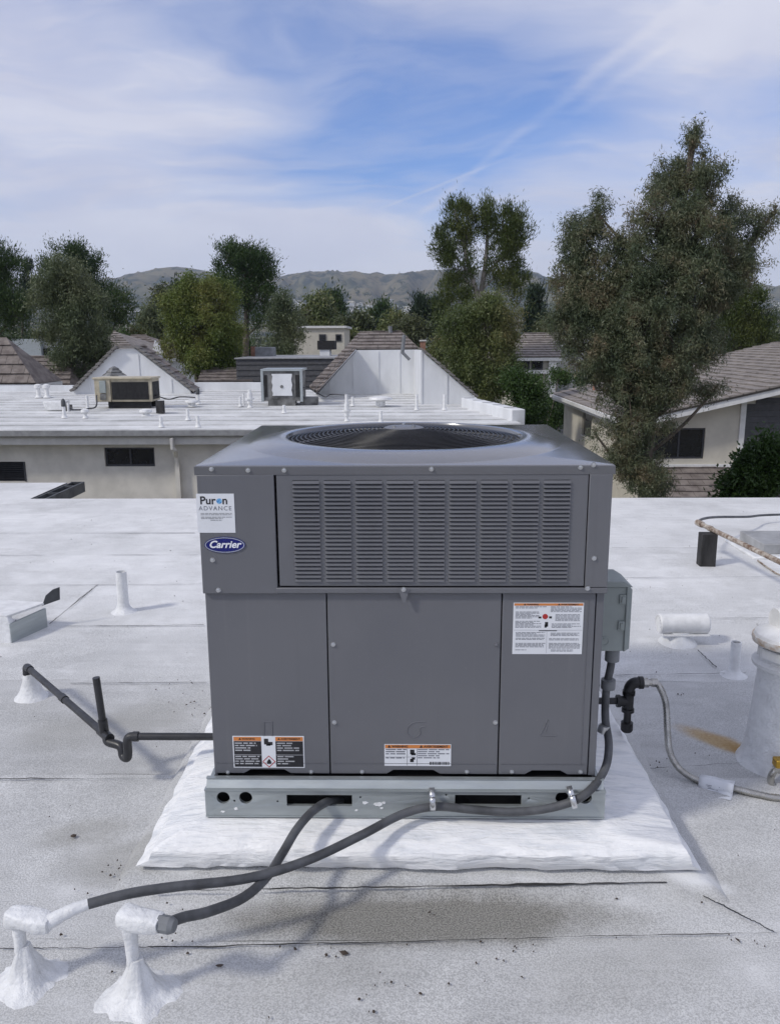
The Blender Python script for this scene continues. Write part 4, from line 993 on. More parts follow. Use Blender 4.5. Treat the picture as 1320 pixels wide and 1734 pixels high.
m = MB(); m.tube(spline([pa+Vector((.0, 0, .0)), onz(1181, 883, hz+.0), onz(1192, 878, .24), onz(1215, 875.5, .20), onz(1265, 875, .12), onz(1300, 872, .08), onz(1420, 869, .06)], 10), 0.0105, 10); build(m, 'cable', M['conduit'], T)
q0, q1 = onz(1290, 943), onz(1300, 921)
T = thing('condenser_base', (q0.x+.4, q0.y+.15, 0), 'low grey equipment base with white coated foot at the right edge', 'equipment base')
m = MB(); m.box(q0.x+.0, q0.x+1.0, q0.y, q0.y+.45, .02, .10); build(m, 'base', M['gutter'], T, .006)
m = MB(); m.prism([(q0.x-.1, q0.y-.08, -.003), (q0.x+1.1, q0.y-.08, -.003), (q0.x+1.1, q0.y+.5, -.003), (q0.x-.1, q0.y+.5, -.003)], (0, 0, .024)); build(m, 'coated_foot', M['wmastic'], T, .01)
m = MB(); m.tube(spline([onz(1282, 949, .01), onz(1300, 962, .01), onz(1325, 975, .01), onz(1400, 990, .01)], 8), .006, 8); o = build(m, 'thin_wire', M['rust']); tag(o, 'thin brown wire trailing on the roof beside the grey base', 'wire')

# ================================================================== TILE ROOFS
def clip(poly, edge_poly):
    out = poly
    n = len(edge_poly)
    area = sum(edge_poly[i][0]*edge_poly[(i+1) % n][1]-edge_poly[(i+1) % n][0]*edge_poly[i][1] for i in range(n))
    ep = edge_poly if area > 0 else edge_poly[::-1]
    for i in range(n):
        a, b = ep[i], ep[(i+1) % n]; inp = out; out = []
        ins = lambda p: (b[0]-a[0])*(p[1]-a[1])-(b[1]-a[1])*(p[0]-a[0]) >= -1e-9
        for k in range(len(inp)):
            p, q = inp[k], inp[(k+1) % len(inp)]; ip, iq = ins(p), ins(q)
            if ip: out.append(p)
            if ip != iq:
                d1 = (b[0]-a[0])*(p[1]-a[1])-(b[1]-a[1])*(p[0]-a[0]); d2 = (b[0]-a[0])*(q[1]-a[1])-(b[1]-a[1])*(q[0]-a[0]); t = d1/(d1-d2)
                out.append((p[0]+(q[0]-p[0])*t, p[1]+(q[1]-p[1])*t))
        if len(out) < 3: return []
    return out
def tile_face(parent, polys, origin, U, Vv, tw=0.40, th=0.34, thick=0.035, mn='tile', limit=290, deck=True, seed=1):
    """lay overlapping flat tiles, course by course, on a sloping plane; polys are lists of 3D points"""
    rnd = random.Random(seed); O = Vector(origin); U = Vector(U).normalized(); Vv = Vector(Vv); Vv = (Vv-U*Vv.dot(U)).normalized(); N = U.cross(Vv).normalized()
    if N.z < 0: N = -N
    p2 = [[((Vector(p)-O).dot(U), (Vector(p)-O).dot(Vv)) for p in P] for P in polys]
    if deck:
        m = MB()
        for P in polys: m.prism([Vector(p)-N*0.06 for p in P], N*0.05)
        build(m, 'roof_deck', M['under'], parent, smooth=False)
    tiles = []
    for P in p2:
        u0, u1 = min(p[0] for p in P), max(p[0] for p in P); v0, v1 = min(p[1] for p in P), max(p[1] for p in P)
        j0 = math.floor(v0/th)
        for j in range(j0, math.ceil(v1/th)):
            sh = (j % 2)*tw*0.5+rnd.uniform(-.03, .03)
            i0 = math.floor((u0-sh)/tw)
            for i in range(i0, math.ceil((u1-sh)/tw)+1):
                q = [(i*tw+sh+.006, j*th-.03), ((i+1)*tw+sh-.006, j*th-.03), ((i+1)*tw+sh-.006, (j+1)*th), (i*tw+sh+.006, (j+1)*th)]
                c = clip(q, P)
                if len(c) >= 3: tiles.append((c, j))
    def tile_mb(m, c, j):
        tk = thick*rnd.uniform(.8, 1.25); lift = rnd.uniform(0, .006); top = []; bot = []
        for (a, b) in c:
            f = 1-(b-(j*th-.03))/(th+.03); base = O+U*a+Vv*b
            top.append(base+N*(0.004+lift+tk*f+.004)); bot.append(base-N*0.008)
        n = len(c); m.add(bot+top, [tuple(range(n))[::-1], tuple(range(n, 2*n))]+[(k, (k+1) % n, n+(k+1) % n, n+k) for k in range(n)])
    camv = Vector((0, 0, CAM_Z))
    tiles.sort(key=lambda t: -len(t[0])*0+((O+U*t[0][0][0]+Vv*t[0][0][1])-camv).length)
    for k, (c, j) in enumerate(tiles[:limit]):
        m = MB(); tile_mb(m, c, j); build(m, 'tile', M[mn], parent, smooth=False)
    if len(tiles) > limit:
        m = MB()
        for (c, j) in tiles[limit:]: tile_mb(m, c, j)
        o = build(m, 'more_tiles', M[mn], parent, smooth=False); o['kind'] = 'stuff'

# ================================================================== THE NEIGHBOURING BUILDING
NY0, NY1, NXL = 14.45, 28.0, -17.0
nb = thing('apartment_building', (-6, 20, -6.5), 'beige stucco building with a flat white roof and two white mansard backs', 'building')
def nz(px, py, z=0.0): return onz(px, py, z)
XRa, XRb = onz(888, 719).x, onz(800, 684).x+.3
m = MB(); m.prism([(NXL, NY0+.06, -.10), (XRa-.02, NY0+.06, -.10), (XRa-.02, 16.0, -.10), (XRb, 21.4, -.10), (XRb, NY1, -.10), (NXL, NY1, -.10)], (0, 0, .04)); build(m, 'roof_deck', M['bitumen'], nb)
ye = [NY0-.01]
while ye[-1] < NY1-.2: ye.append(ye[-1]+.9)
ye[-1] = NY1
for i in range(len(ye)-1):
    ym = (ye[i]+ye[i+1])/2; xr = XRa if ym < 16 else (XRa+(XRb-XRa)*min(1, (ym-16)/5.4))
    o = build(sheet(NXL, xr, ye[i], ye[i+1], 40+i, step=0.25, gap=1.2, lift=-.024, rim=-.058), 'roofing_sheet', M['roof2'], nb, ang=60)
WY = 14.76
m = MB(); m.box(NXL, XRa-.35, WY, NY1-.4, -6.5, -.105)
wall = build(m, 'wall', M['stucco'], nb)
ws = [(at(176, 758, WY), at(263, 790, WY)), (at(-40, 782, WY), at(46, 815, WY))]
cs = []
for (a, b) in ws:
    c = MB(); c.box(a.x, b.x, WY-.3, WY+.14, b.z, a.z); cs.append(c)
cut(wall, cs)
def window(a, b, Y, parent, fw=.035, mull=True, depth=.10, fm='frame'):
    m = MB()
    m.box(a.x, b.x, Y+depth-.05, Y+depth, b.z, b.z+fw); m.box(a.x, b.x, Y+depth-.05, Y+depth, a.z-fw, a.z)
    m.box(a.x, a.x+fw, Y+depth-.05, Y+depth, b.z+fw, a.z-fw); m.box(b.x-fw, b.x, Y+depth-.05, Y+depth, b.z+fw, a.z-fw)
    mx = (a.x+b.x)/2
    if mull: m.box(mx-fw/2, mx+fw/2, Y+depth-.05, Y+depth, b.z+fw, a.z-fw)
    w = build(m, 'window', M[fm], parent)
    halves = ((a.x+fw, mx-fw/2), (mx+fw/2, b.x-fw)) if mull else ((a.x+fw, b.x-fw),)
    for k, (p, q) in enumerate(halves):
        m = MB(); m.box(p, q, Y+depth-.03+.012*k, Y+depth-.022+.012*k, b.z+fw, a.z-fw); build(m, 'pane', M['glass'], w)
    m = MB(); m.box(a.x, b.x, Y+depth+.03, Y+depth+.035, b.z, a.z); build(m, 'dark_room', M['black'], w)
    return w
window(ws[0][0], ws[0][1], WY, nb)
a, b = ws[1]
m = MB(); m.box(a.x, b.x, WY+.11, WY+.12, b.z, a.z); lv = build(m, 'louver_vent', M['black'], nb)
n = 9
for k in range(n):
    z = b.z+(a.z-b.z)*(k+.5)/n; m = MB(); m.prism([(a.x, WY+.02, z-.012), (a.x, WY+.10, z+.012), (a.x, WY+.10, z+.020), (a.x, WY+.02, z-.004)], (b.x-a.x-.03, 0, 0)); build(m, 'slat', M['frame'], lv)
m = MB(); m.box(b.x-.035, b.x, WY-.01, WY+.10, b.z, a.z); build(m, 'vent_frame', M['frame'], lv)
zg0, zg1 = at(100, 741, NY0-.1).z, at(100, 729, NY0-.1).z
m = MB(); m.prism([(NXL, NY0-.13, zg1), (NXL, NY0-.12, zg0+.03), (NXL, NY0-.08, zg0), (NXL, NY0-.012, zg0), (NXL, NY0-.012, zg1-.03)], (XRa-NXL, 0, 0)); build(m, 'gutter', M['gutter'], nb)
zs = at(100, 753, NY0).z
m = MB(); m.box(NXL, XRa-.03, NY0-.01, NY0+.04, zs, zg0+.055); build(m, 'fascia', M['fascia'], nb)
m = MB(); m.box(NXL, XRa-.03, NY0+.042, WY-.002, zs+.015, zs+.04); build(m, 'soffit', M['fascia'], nb)
a = at(288, 739, NY0-.1); b = at(294.5, 762, NY0-.1)
m = MB(); m.box(a.x, b.x, NY0-.13, NY0-.02, b.z, a.z-.03); build(m, 'downspout_outlet', M['fascia'], nb, .01)
a = at(299, 760, WY-.07)
m = MB(); m.tube(spline([(b.x-.03, NY0-.07, b.z+.03), (b.x, NY0-.05, b.z-.02), (a.x, WY-.12, a.z-.12), (a.x, WY-.07, a.z-.35)], 5), .04, 8); m.box(a.x-.04, a.x+.04, WY-.11, WY-.03, -6.4, a.z-.3); build(m, 'downspout', M['stucco'], nb)
# right hand parapet
pa, pb = onz(800, 673, .22), onz(889, 693, .22); dx = Vector((pb.x-pa.x, pb.y-pa.y, 0)); nrm = Vector((-dx.y, dx.x, 0)).normalized()
m = MB(); m.prism([pa, pb, pb+nrm*-.3, pa+nrm*-.3][::-1], (0, 0, -.5)); build(m, 'parapet', M['wallwhite'], nb, .02)
m = MB()
for k in range(5): q = pa.lerp(pb, (k+.3)/5); m.obox(q+Vector((0, 0, .006))-nrm*.15, dx.normalized()*.012, nrm*.14, Vector((0, 0, .004)))
build(m, 'coping_joints', M['gutter'], nb)
e = onz(884, 708, .1)
# back parapet strips
for (p0, p1, top) in ((-20, 126, 653), (322, 445, 648)):
    a, b = at(p0, top, NY1), at(p1, top, NY1); m = MB(); m.box(a.x, b.x, NY1-.15, NY1+.1, -.3, a.z); build(m, 'back_parapet', M['wallwhite'], nb)
# --- mansard back, right: coated walls with seams
BY, RY = 25.7, 21.3
def P(px, py, Y): return at(px, py, Y)
def wallpoly(name, pts, t=.12, mn='wallwhite', panels=()):
    m = MB(); m.prism(pts, (0, t, 0)); o = build(m, name, M[mn], nb, smooth=False)
    for (px, y0, y1, Y) in panels:
        a, b = P(px, y0, Y), P(px, y1, Y); q = MB(); q.box(a.x-.02, a.x+.02, Y-.022, Y-.001, b.z, a.z); build(q, 'seam_strip', M['wallwhite'], o)
    return o
wallpoly('mansard_wall', [P(534, 663, BY), P(603, 593, BY), P(700, 592, BY), P(700, 672, BY), P(534, 672, BY)], panels=[(598, 600, 668, BY), (640, 595, 668, BY), (676, 595, 668, BY), (558, 642, 668, BY)])
wallpoly('mansard_wall', [P(713, 594, RY), P(802, 671, RY), P(802, 690, RY), P(713, 690, RY)], panels=[(713.5, 597, 688, RY), (756, 635, 688, RY)])
a, b, c, d = P(713, 594, RY), P(713, 690, RY), P(700, 672, BY), P(700, 592, BY)
m = MB(); m.prism([a, b, c, d], (.1, .02, 0)); build(m, 'mansard_return', M['wallwhite'], nb, smooth=False)
# tiles above and at the left flank
TB = BY+.05
rl, rr = P(609, 563, BY+1.7), P(679, 563, BY+1.7)
tl, tr = P(601, 591, TB), P(706, 590, TB)
el_, wl = P(522, 652, TB+.0), P(536, 663, TB)
tile_face(nb, [[tl, tr, rr, rl]], tl, tr-tl, rl-tl, .36, .34, .04, 'tile', 200, seed=3)
hl = P(596, 592, TB)
def strip(p0, p1, w, Y, n, mn='tile', seed=0, tk=.05):
    """overlapping edge tiles marching up a sloping wall top"""
    rnd = random.Random(seed); a, b = Vector(p0), Vector(p1); d = (b-a)/n; dn = d.normalized(); side = Vector((0, 1, 0)); up = side.cross(dn); up = up if up.z > 0 else -up
    for k in range(n):
        c = a+d*(k+.5)+side*w*.5+up*(.03+rnd.uniform(0, .012)); m = MB()
        m.obox(c, d*.56+up*-.018*(1 if d.z > 0 else -1), side*w*.5, up*tk*.5); build(m, 'edge_tile', M[mn], nb, smooth=False)
# left flank of tiles falls from the ridge to the eave: rows seen between hip and wall
pn = (tr-tl).cross(rl-tl).normalized()
def onplane(px, py):
    r_ = ray(px, py); c0 = Vector((0, 0, CAM_Z)); return c0+r_*((tl-c0).dot(pn)/r_.dot(pn))
fl_pts = [onplane(524, 655), onplane(537, 664), onplane(603, 591), rl]
tile_face(nb, [fl_pts], fl_pts[1], tr-tl, rl-tl, .36, .34, .04, 'tile', 200, seed=5)
m = MB(); m.prism([fl_pts[1], fl_pts[2], P(603, 593, BY), P(536, 664, BY)], (-.05, 0, -.03)); build(m, 'mansard_return', M['wallwhite'], nb, smooth=False)
strip(fl_pts[1]+Vector((-.1, -.05, .02)), fl_pts[2]+Vector((-.1, -.05, .02)), .16, BY, 11, 'tileshade', 1)
strip(P(806, 674, RY-.14), P(711, 591, RY-.14), .30, RY, 12, 'tileshade', 2)
strip(P(708, 590, BY+.0), P(679, 562, BY+1.7), .4, BY, 5, 'tile', 4)
m = MB(); a = P(681, 599, BY-.3); b = P(684, 567, BY-.3); m.tube([a, P(682, 585, BY-.3), b], .06, 10); m.tube([a+Vector((0, 0, .04)), a+Vector((.22, 0, -.18))], .05, 10); o = build(m, 'leaning_flue', M['fitting']); tag(o, 'grey leaning flue pipe on the right white mansard back', 'flue')
m = MB(); a = P(661, 566, BY+1.6); m.tube([a, P(660, 552, BY+1.6)], .07, 10); o = build(m, 'flue_pipe', M['fitting']); tag(o, 'small grey flue above the ridge of the right mansard', 'flue')
ch = thing('chimney', P(715, 590, 30), 'small brick chimney behind the right white mansard back', 'chimney')
a, b = P(711, 578, 30), P(720, 600, 30); m = MB(); m.box(a.x, b.x, 30, 30.2, b.z, a.z); build(m, 'stack', M['brick'], ch); m = MB(); m.box(a.x-.03, b.x+.03, 29.97, 30.23, a.z, a.z+.05); build(m, 'cap', M['fascia'], ch)
# --- mansard back, left
LY = 26.0
wallpoly('mansard_wall', [P(122, 668, LY), P(126, 661, LY), P(194, 591, LY), P(228, 590, LY), P(321, 661, LY), P(324, 668, LY)], panels=[(234, 600, 660, LY), (290, 642, 664, LY), (152, 640, 664, LY)])
strip(P(121, 664, LY-.2), P(197, 588, LY-.2), .32, LY, 12, 'tileshade', 5, .07)
strip(P(327, 664, LY-.2), P(226, 587, LY-.2), .32, LY, 13, 'tileshade', 6, .07)
m = MB(); a = P(194, 588, LY-.1); b = P(229, 587, LY-.1); m.box(a.x, b.x, LY-.1, LY+.25, a.z-.02, a.z+.04); build(m, 'ridge_tile', M['tileshade'], nb, smooth=False)
sl = [P(229, 587, LY+.15), P(243, 587, LY+1.2), P(335, 661, LY+1.2), P(327, 664, LY+.15)]
tile_face(nb, [sl], sl[3], (0, 1, 0), sl[0]-sl[3], .36, .32, .05, 'tile', 100, seed=8)

# ================================================================== THINGS ON THE NEIGHBOUR ROOF
def small_pipe(px, top, bot, r, label, name='vent_pipe', collar=True, cap=None, mn='wpaint', group=None, bz=0.0):
    r *= .68; b = onz(px, bot, bz); zt_ = at(px, top, b.y).z; T = thing(name, (b.x, b.y, bz), label, name.split('_')[-1] if name != 'vent_pipe' else 'vent pipe', group)
    pr = [(r*2.0, bz-.003), (r*1.4, bz+.03), (r, bz+.08), (r, zt_)] if collar else [(r, bz-.003), (r, zt_)]
    m = MB(); m.lathe(pr, (b.x, b.y, 0), 14); build(m, 'pipe', M[mn], T)
    if cap == 'wide': m = MB(); m.lathe([(r*1.1, zt_-.10), (r*1.7, zt_-.09), (r*1.7, zt_), (r*.6, zt_+.03)], (b.x, b.y, 0), 14); build(m, 'cap', M['wpaint'], T)
    if cap == 'dark': m = MB(); m.lathe([(r*1.25, zt_-.12), (r*1.25, zt_), (r*.5, zt_+.05)], (b.x, b.y, 0), 12); build(m, 'cap', M['darkgutter'], T)
    if cap == 'mush': m = MB(); m.lathe([(r*1.2, zt_-.10), (r*2.6, zt_-.06), (r*2.4, zt_-.01), (r*1.0, zt_+.01)], (b.x, b.y, 0), 18); build(m, 'cap', M['wpaint'], T)
    if cap == 'flange': m = MB(); m.lathe([(r*2.8, bz+.20), (r*2.8, bz+.23)], (b.x, b.y, 0), 14); m.lathe([(r*1.6, bz+.10), (r*1.6, bz+.36)], (b.x, b.y, 0), 12); build(m, 'storm_collar', M['wpaint'], T)
    return T
small_pipe(66, 652, 673, .09, 'left one of the twin white capped pipes before the back parapet', cap='wide')
small_pipe(80.5, 652, 673, .09, 'right one of the twin white capped pipes before the back parapet', cap='wide')
small_pipe(109.5, 679, 707, .055, 'white pipe with dark cap beside the low white box vent', cap='dark')
small_pipe(116.5, 682, 697, .04, 'short thin white pipe just right of the dark capped pipe', collar=False)
small_pipe(149, 670, 693, .05, 'plain white pipe left of the tan unit')
small_pipe(145, 693, 708, .05, 'stubby white pipe at the end of the black cable left of tan unit', cap='mush')
small_pipe(247.5, 693, 704, .08, 'squat white mushroom vent in front of the tan unit', cap='mush')
small_pipe(273.5, 705, 723, .05, 'white pipe near the gutter below the dark post of the tan unit')
small_pipe(318.5, 693, 711, .05, 'white pipe right of the tan unit, farther of the pair')
small_pipe(335.5, 704, 723, .05, 'white pipe right of the tan unit, nearest the gutter')
small_pipe(336, 660, 684, .06, 'white pipe with dark pointed cap right of the tan unit', cap='dark')
small_pipe(325.5, 677, 688, .10, 'squat white capped vent at the cable end right of tan unit', cap='mush')
small_pipe(423.5, 660, 690, .06, 'white collared flue just left of the grey metal cooler', cap='flange')
small_pipe(407, 672, 688, .045, 'short white pipe farthest left of the grey metal cooler')
small_pipe(413, 666, 686, .035, 'thin white pipe between the two vents left of the cooler', collar=False)
small_pipe(481, 686, 699, .05, 'short white pipe right in front of the grey metal cooler')
small_pipe(587, 668, 713, .045, 'tall white pipe with round collar right of the grey cooler', cap='flange')
small_pipe(597, 672, 687, .05, 'short white pipe just behind the tall collared pipe')
small_pipe(644.5, 696, 716, .05, 'white pipe below the mushroom vent, nearest the grey unit top')
small_pipe(644, 672, 688, .17, 'wide white mushroom vent before the right mansard wall', cap='mush', name='roof_vent', collar=False)
small_pipe(705, 668, 694, .05, 'white pipe standing at the fold of the right mansard wall')
small_pipe(752, 668, 694, .05, 'white pipe farthest right on the neighbouring roof')
a, b = onz(77, 695), onz(105, 695); m = MB(); zt_ = at(90, 680, a.y).z; m.prism([(a.x, a.y, -.003), (b.x, a.y, -.003), (b.x+.03, a.y, zt_), (a.x-.05, a.y, zt_)], (0, .45, 0)); o = build(m, 'box_vent', M['wpaint'], bevel=.02); tag(o, 'low white box vent left on the neighbouring roof', 'roof vent')
m = MB(); m.box(b.x-.04, b.x+.14, a.y+.02, a.y+.3, -.002, .12); build(m, 'outlet', M['oldmetal'], o)

# tan packaged unit
def roofbox(px0, px1, pyt, pyb, depth):
    a, b = onz(px0, pyb), onz(px1, pyb); y = (a.y+b.y)/2; return at(px0, pyb, y).x, at(px1, pyb, y).x, y, at((px0+px1)/2, pyt, y).z, at((px0+px1)/2, pyb, y).z
x0, x1, y, zt_, zb_ = roofbox(164, 259, 640, 691, 1.0)
T = thing('rooftop_unit', ((x0+x1)/2, y+.5, 0), 'tan packaged unit with dark coil grille on the neighbouring white roof', 'air conditioner')
ym = y-.05
W = x1-x0; bz = .16
m = MB(); m.box(x0, x0+W*.28, ym, ym+.72, bz, zt_-.02); build(m, 'control_panel', M['beige'], T, .01)
m = MB(); m.box(x0+W*.28+.005, x1, ym+.03, ym+.72, bz, zt_-.03); build(m, 'body', M['beige'], T, .01)
m = MB(); m.box(x0+W*.30, x0+W*.95, ym+.012, ym+.03, bz+.05, zt_-.10); gl_ = build(m, 'coil_grille', M['black'], T)
for k in range(14):
    z = bz+.07+(zt_-bz-.19)*k/13; m = MB(); m.box(x0+W*.30, x0+W*.95, ym+.005, ym+.012, z, z+.008); build(m, 'grille_wire', M['wood'], gl_)
m = MB(); m.box(x1-.01, x1+.008, ym+.12, ym+.66, bz+.05, zt_-.10); build(m, 'side_grille', M['black'], T)
m = MB(); m.box(x0-.03, x1+.03, ym-.03, ym+.76, zt_-.03, zt_+.015); build(m, 'top_cover', M['beige'], T, .008)
m = MB(); m.box(x0+W*.10, x0+W*.21, ym-.05, ym, bz+.22, bz+.52); build(m, 'disconnect', M['box'], T, .01)
m = MB(); m.box(x0+W*.10, x0+W*.20, ym-.03, ym, bz+.05, bz+.2); build(m, 'whip_plate', M['oldmetal'], T)
m = MB(); m.box(x0+W*.20, x0+W*.95, ym+.1, ym+.2, 0.0, bz); m.box(x0+W*.20, x0+W*.95, ym+.6, ym+.7, 0.0, bz); build(m, 'skids', M['black'], T)
b = onz(272, 700); m = MB(); zt2 = at(272, 679, b.y).z; m.box(b.x-.10, b.x+.06, b.y, b.y+.16, 0, zt2); o = build(m, 'support_post', M['wood']); tag(o, 'short dark post at the right corner of the tan unit', 'post')
T2 = thing('spinner_vent', (x0+W*.3, ym+1.3, 0), 'grey stepped flue cap poking up behind the tan unit', 'roof vent')
c = at(194, 636, ym+1.3); m = MB(); m.tube([(c.x, c.y, 0), (c.x, c.y, c.z+.06)], .10, 12); build(m, 'flue', M['oldmetal'], T2)
m = MB(); m.lathe([(.34, c.z+.00), (.20, c.z+.09), (.22, c.z+.10), (.13, c.z+.17), (.14, c.z+.18), (.03, c.z+.24)], (c.x, c.y, 0), 4); build(m, 'hood', M['oldmetal'], T2)
m = MB(); q = onz(118, 693, .05); m.tube(spline([q, onz(135, 694, .06), onz(150, 692, .06), onz(163, 688, .12), (x0+.05, ym-.02, .32)], 6), .018, 8); o = build(m, 'black_cable', M['pvc']); tag(o, 'black cable snaking over the white roof left of the tan unit', 'cable')
m = MB(); m.tube(spline([(x1, ym+.3, .3), onz(285, 676, .25), onz(305, 672, .3), onz(330, 673, .3)], 6), .016, 8); o = build(m, 'black_cable', M['pvc']); tag(o, 'thin dark cable running right from the tan unit', 'cable')
# grey cooler box
x0, x1, y, zt_, zb_ = roofbox(443, 513, 627, 687, 1.0)
T = thing('evaporative_cooler', ((x0+x1)/2, y+.5, 0), 'stained grey metal cooler with a white panel on the neighbouring roof', 'cooler')
W = x1-x0; bz = .12
m = MB(); m.box(x0+.04, x1-.04, y+.04, y+1.0, bz, zt_-.03); build(m, 'body', M['oldmetal'], T)
for fx0, fx1 in ((0, .06), (.94, 1)): m = MB(); m.box(x0+W*fx0, x0+W*fx1, y-.005, y+.06, bz-.02, zt_-.01); build(m, 'corner_post', M['galv'], T)
m = MB(); m.box(x0, x1, y-.01, y+1.04, zt_-.02, zt_+.03); build(m, 'top', M['galv'], T)
for fa_, fb_ in ((.08, .15), (.83, .93)): m = MB(); m.box(x0+W*fa_, x0+W*fb_, y+.02, y+.04, bz+.10, zt_-.12); build(m, 'side_opening', M['black'], T)
m = MB(); pts = []
for k in range(9): t = k/8; pts.append((x0+W*(.27+.015*math.sin(k*2.1)), y+.01, bz+.13+(zt_-bz-.22)*t))
for k in range(9): t = 1-k/8; pts.append((x0+W*(.74+.012*math.sin(k*1.7+1)), y+.01, bz+.13+(zt_-bz-.22)*t))
m.prism(pts, (0, .03, 0)); build(m, 'white_panel', M['wallwhite'], T, smooth=False)
m = MB(); m.lathe([(.04, 0), (.04, .012)], (x0+W*.5, y+.008, bz+.36), 14, axis=(0, -1, 0)); build(m, 'knob', M['oldmetal'], T)
m = MB(); m.box(x0+W*.16, x0+W*.82, y+.0, y+.3, -.002, bz+.02); m.box(x1-.1, x1+.35, y+.2, y+.5, -.002, .2); build(m, 'curb', M['oldmetal'], T)
m = MB(); m.tube(spline([(x1, y+.2, .45), onz(530, 661, .3), onz(550, 672, .12), onz(560, 668, .1), onz(585, 669, .25)], 7), .014, 8); o = build(m, 'black_cable', M['pvc']); tag(o, 'thin dark cable sagging right from the grey cooler', 'cable')

# ================================================================== HOUSE AT RIGHT
HX, HYf, HYb = 6.15, 22.6, 34.0
zev = at(1072, 712, HYf).z
hr = math.tan(R(12.8))
hs = thing('house', (10, 28, -6.5), 'cream house with brown tile roof and charcoal siding on the right', 'house')
def rz(x): return zev+(x-HX)*hr
RX = 15.0
ov = .55
m = MB(); m.prism([(HX+.35, HYf+ov, -6.5), (26, HYf+ov, -6.5), (26, HYf+ov, rz(RX)-.1), (RX, HYf+ov, rz(RX)-.12), (HX+.35, HYf+ov, rz(HX+.35)-.12)], (0, HYb-HYf-1.2, 0)); hw_ = build(m, 'wall', M['cream'], hs, smooth=False)
FY = HYf+ov
a, b = at(1108, 725, FY), at(1190, 777, FY); sw0, sw1 = None, None
c1_ = MB(); c1_.box(a.x, b.x, FY-.3, FY+.16, b.z, a.z)
c2_ = MB(); yy0, yy1 = 28.4, 29.9; za, zb2 = at(938, 693, 30).z, at(938, 735, 30).z
c2_.box(HX-.3, HX+.5, yy0, yy1, zb2, za); cut(hw_, [c1_, c2_])
window(a, b, FY, hs, .05)
m = MB(); m.box(HX+.42, HX+.47, yy0, yy1, zb2, za); w = build(m, 'window', M['frame'], hs); m = MB(); m.box(HX+.405, HX+.418, yy0+.06, yy1-.06, zb2+.06, za-.06); build(m, 'pane', M['glass'], w)
for (zz0, zz1) in ((zb2-.05, zb2), (za, za+.05)): m = MB(); m.box(HX+.32, HX+.36, yy0-.05, yy1+.05, zz0, zz1); build(m, 'casing', M['fascia'], hs)
# rakes, eave boards
m = MB(); m.prism([(HX, HYf, rz(HX)-.24), (RX, HYf, rz(RX)-.24), (RX, HYf, rz(RX)-.02), (HX, HYf, rz(HX)-.02)], (0, .05, 0)); build(m, 'rake_board', M['trim'], hs, smooth=False)
m = MB(); m.box(HX-.02, HX+.04, HYf, HYb, zev-.24, zev-.02); build(m, 'eave_board', M['trim'], hs)
m = MB(); m.box(HX-.13, HX-.02, HYf+.02, HYb, zev-.13, zev-.01); build(m, 'gutter', M['trim'], hs)
m = MB(); m.prism([(HX+.04, HYf+.05, zev-.13), (HX+.40, HYf+.05, rz(HX+.36)-.13), (RX, HYf+.05, rz(RX)-.13), (RX, HYf+.05, rz(RX)-.10), (HX+.04, HYf+.05, rz(HX+.04)-.10)], (0, HYb-HYf-.1, 0)); build(m, 'soffit', M['fascia'], hs, smooth=False)
tile_face(hs, [[(HX-.05, HYf-.03, rz(HX-.05)), (RX, HYf-.03, rz(RX)), (RX, HYb, rz(RX)), (HX-.05, HYb, rz(HX-.05))]], (HX-.05, HYf, rz(HX-.05)), (0, 1, 0), (1, 0, hr), .42, .36, .045, 'tile2', 298, seed=12)
m = MB(); m.prism([(RX, HYf, rz(RX)-.1), (24, HYf, rz(RX)-1.8), (24, HYf, rz(RX)-1.9), (RX, HYf, rz(RX)-.2)], (0, HYb-HYf, 0)); build(m, 'rear_slope', M['tile2'], hs, smooth=False)
m = MB(); m.tube([(HX+.0+1.1, 31.5, rz(HX+1.1)), (HX+1.1, 31.5, rz(HX+1.1)+.45)], .06, 8); build(m, 'roof_pipe', M['brick'], hs)
# charcoal siding boards to the right of a white corner board
tx = at(1252, 700, FY).x; tx1 = at(1261, 700, FY).x
m = MB(); m.prism([(tx, FY-.06, -6), (tx1, FY-.06, -6), (tx1, FY-.06, rz(tx1)-.26), (tx, FY-.06, rz(tx)-.26)], (0, .058, 0)); build(m, 'corner_board', M['trim'], hs, smooth=False)
z = -4.0; k = 0
while z < rz(RX)-.3:
    z1_ = z+.17; xs0 = tx1+.004
    if z1_ > rz(xs0)-.27: xs0 = HX+(z1_+.27-zev)/hr
    if xs0 < RX:
        m = MB(); m.prism([(xs0, FY-.035, z), (xs0, FY-.012, z1_), (xs0, FY-.002, z1_), (xs0, FY-.002, z)], (15.5-xs0, 0, 0)); build(m, 'siding_board', M['siding'], hs, smooth=False)
    z = z1_+.004
# lower tile skirt
zsk = at(1180, 790, FY).z
m = MB(); a = at(1098, 788, FY); b = at(1243, 788, FY); m.box(HX+.3, tx-.02, FY-.05, FY-.002, zsk-.02, zsk+.07); build(m, 'skirt_trim', M['trim'], hs)
tile_face(hs, [[(HX+.3, FY-1.7, zsk-.75), (tx+.1, FY-1.7, zsk-.75), (tx-.02, FY-.03, zsk-.04), (HX+.3, FY-.03, zsk-.04)]], (HX+.3, FY-1.7, zsk-.75), (1, 0, 0), (0, 1.67, .71), .40, .30, .04, 'tile', 120, seed=14)
m = MB(); m.prism([(HX+.3, FY-1.6, zsk-.85), (HX+.3, FY-.05, zsk-.15), (HX+.3, FY-.05, -6.5), (HX+.3, FY-1.6, -6.5)], (tx-HX-.3, 0, 0)); build(m, 'lower_wall', M['cream'], hs, smooth=False)

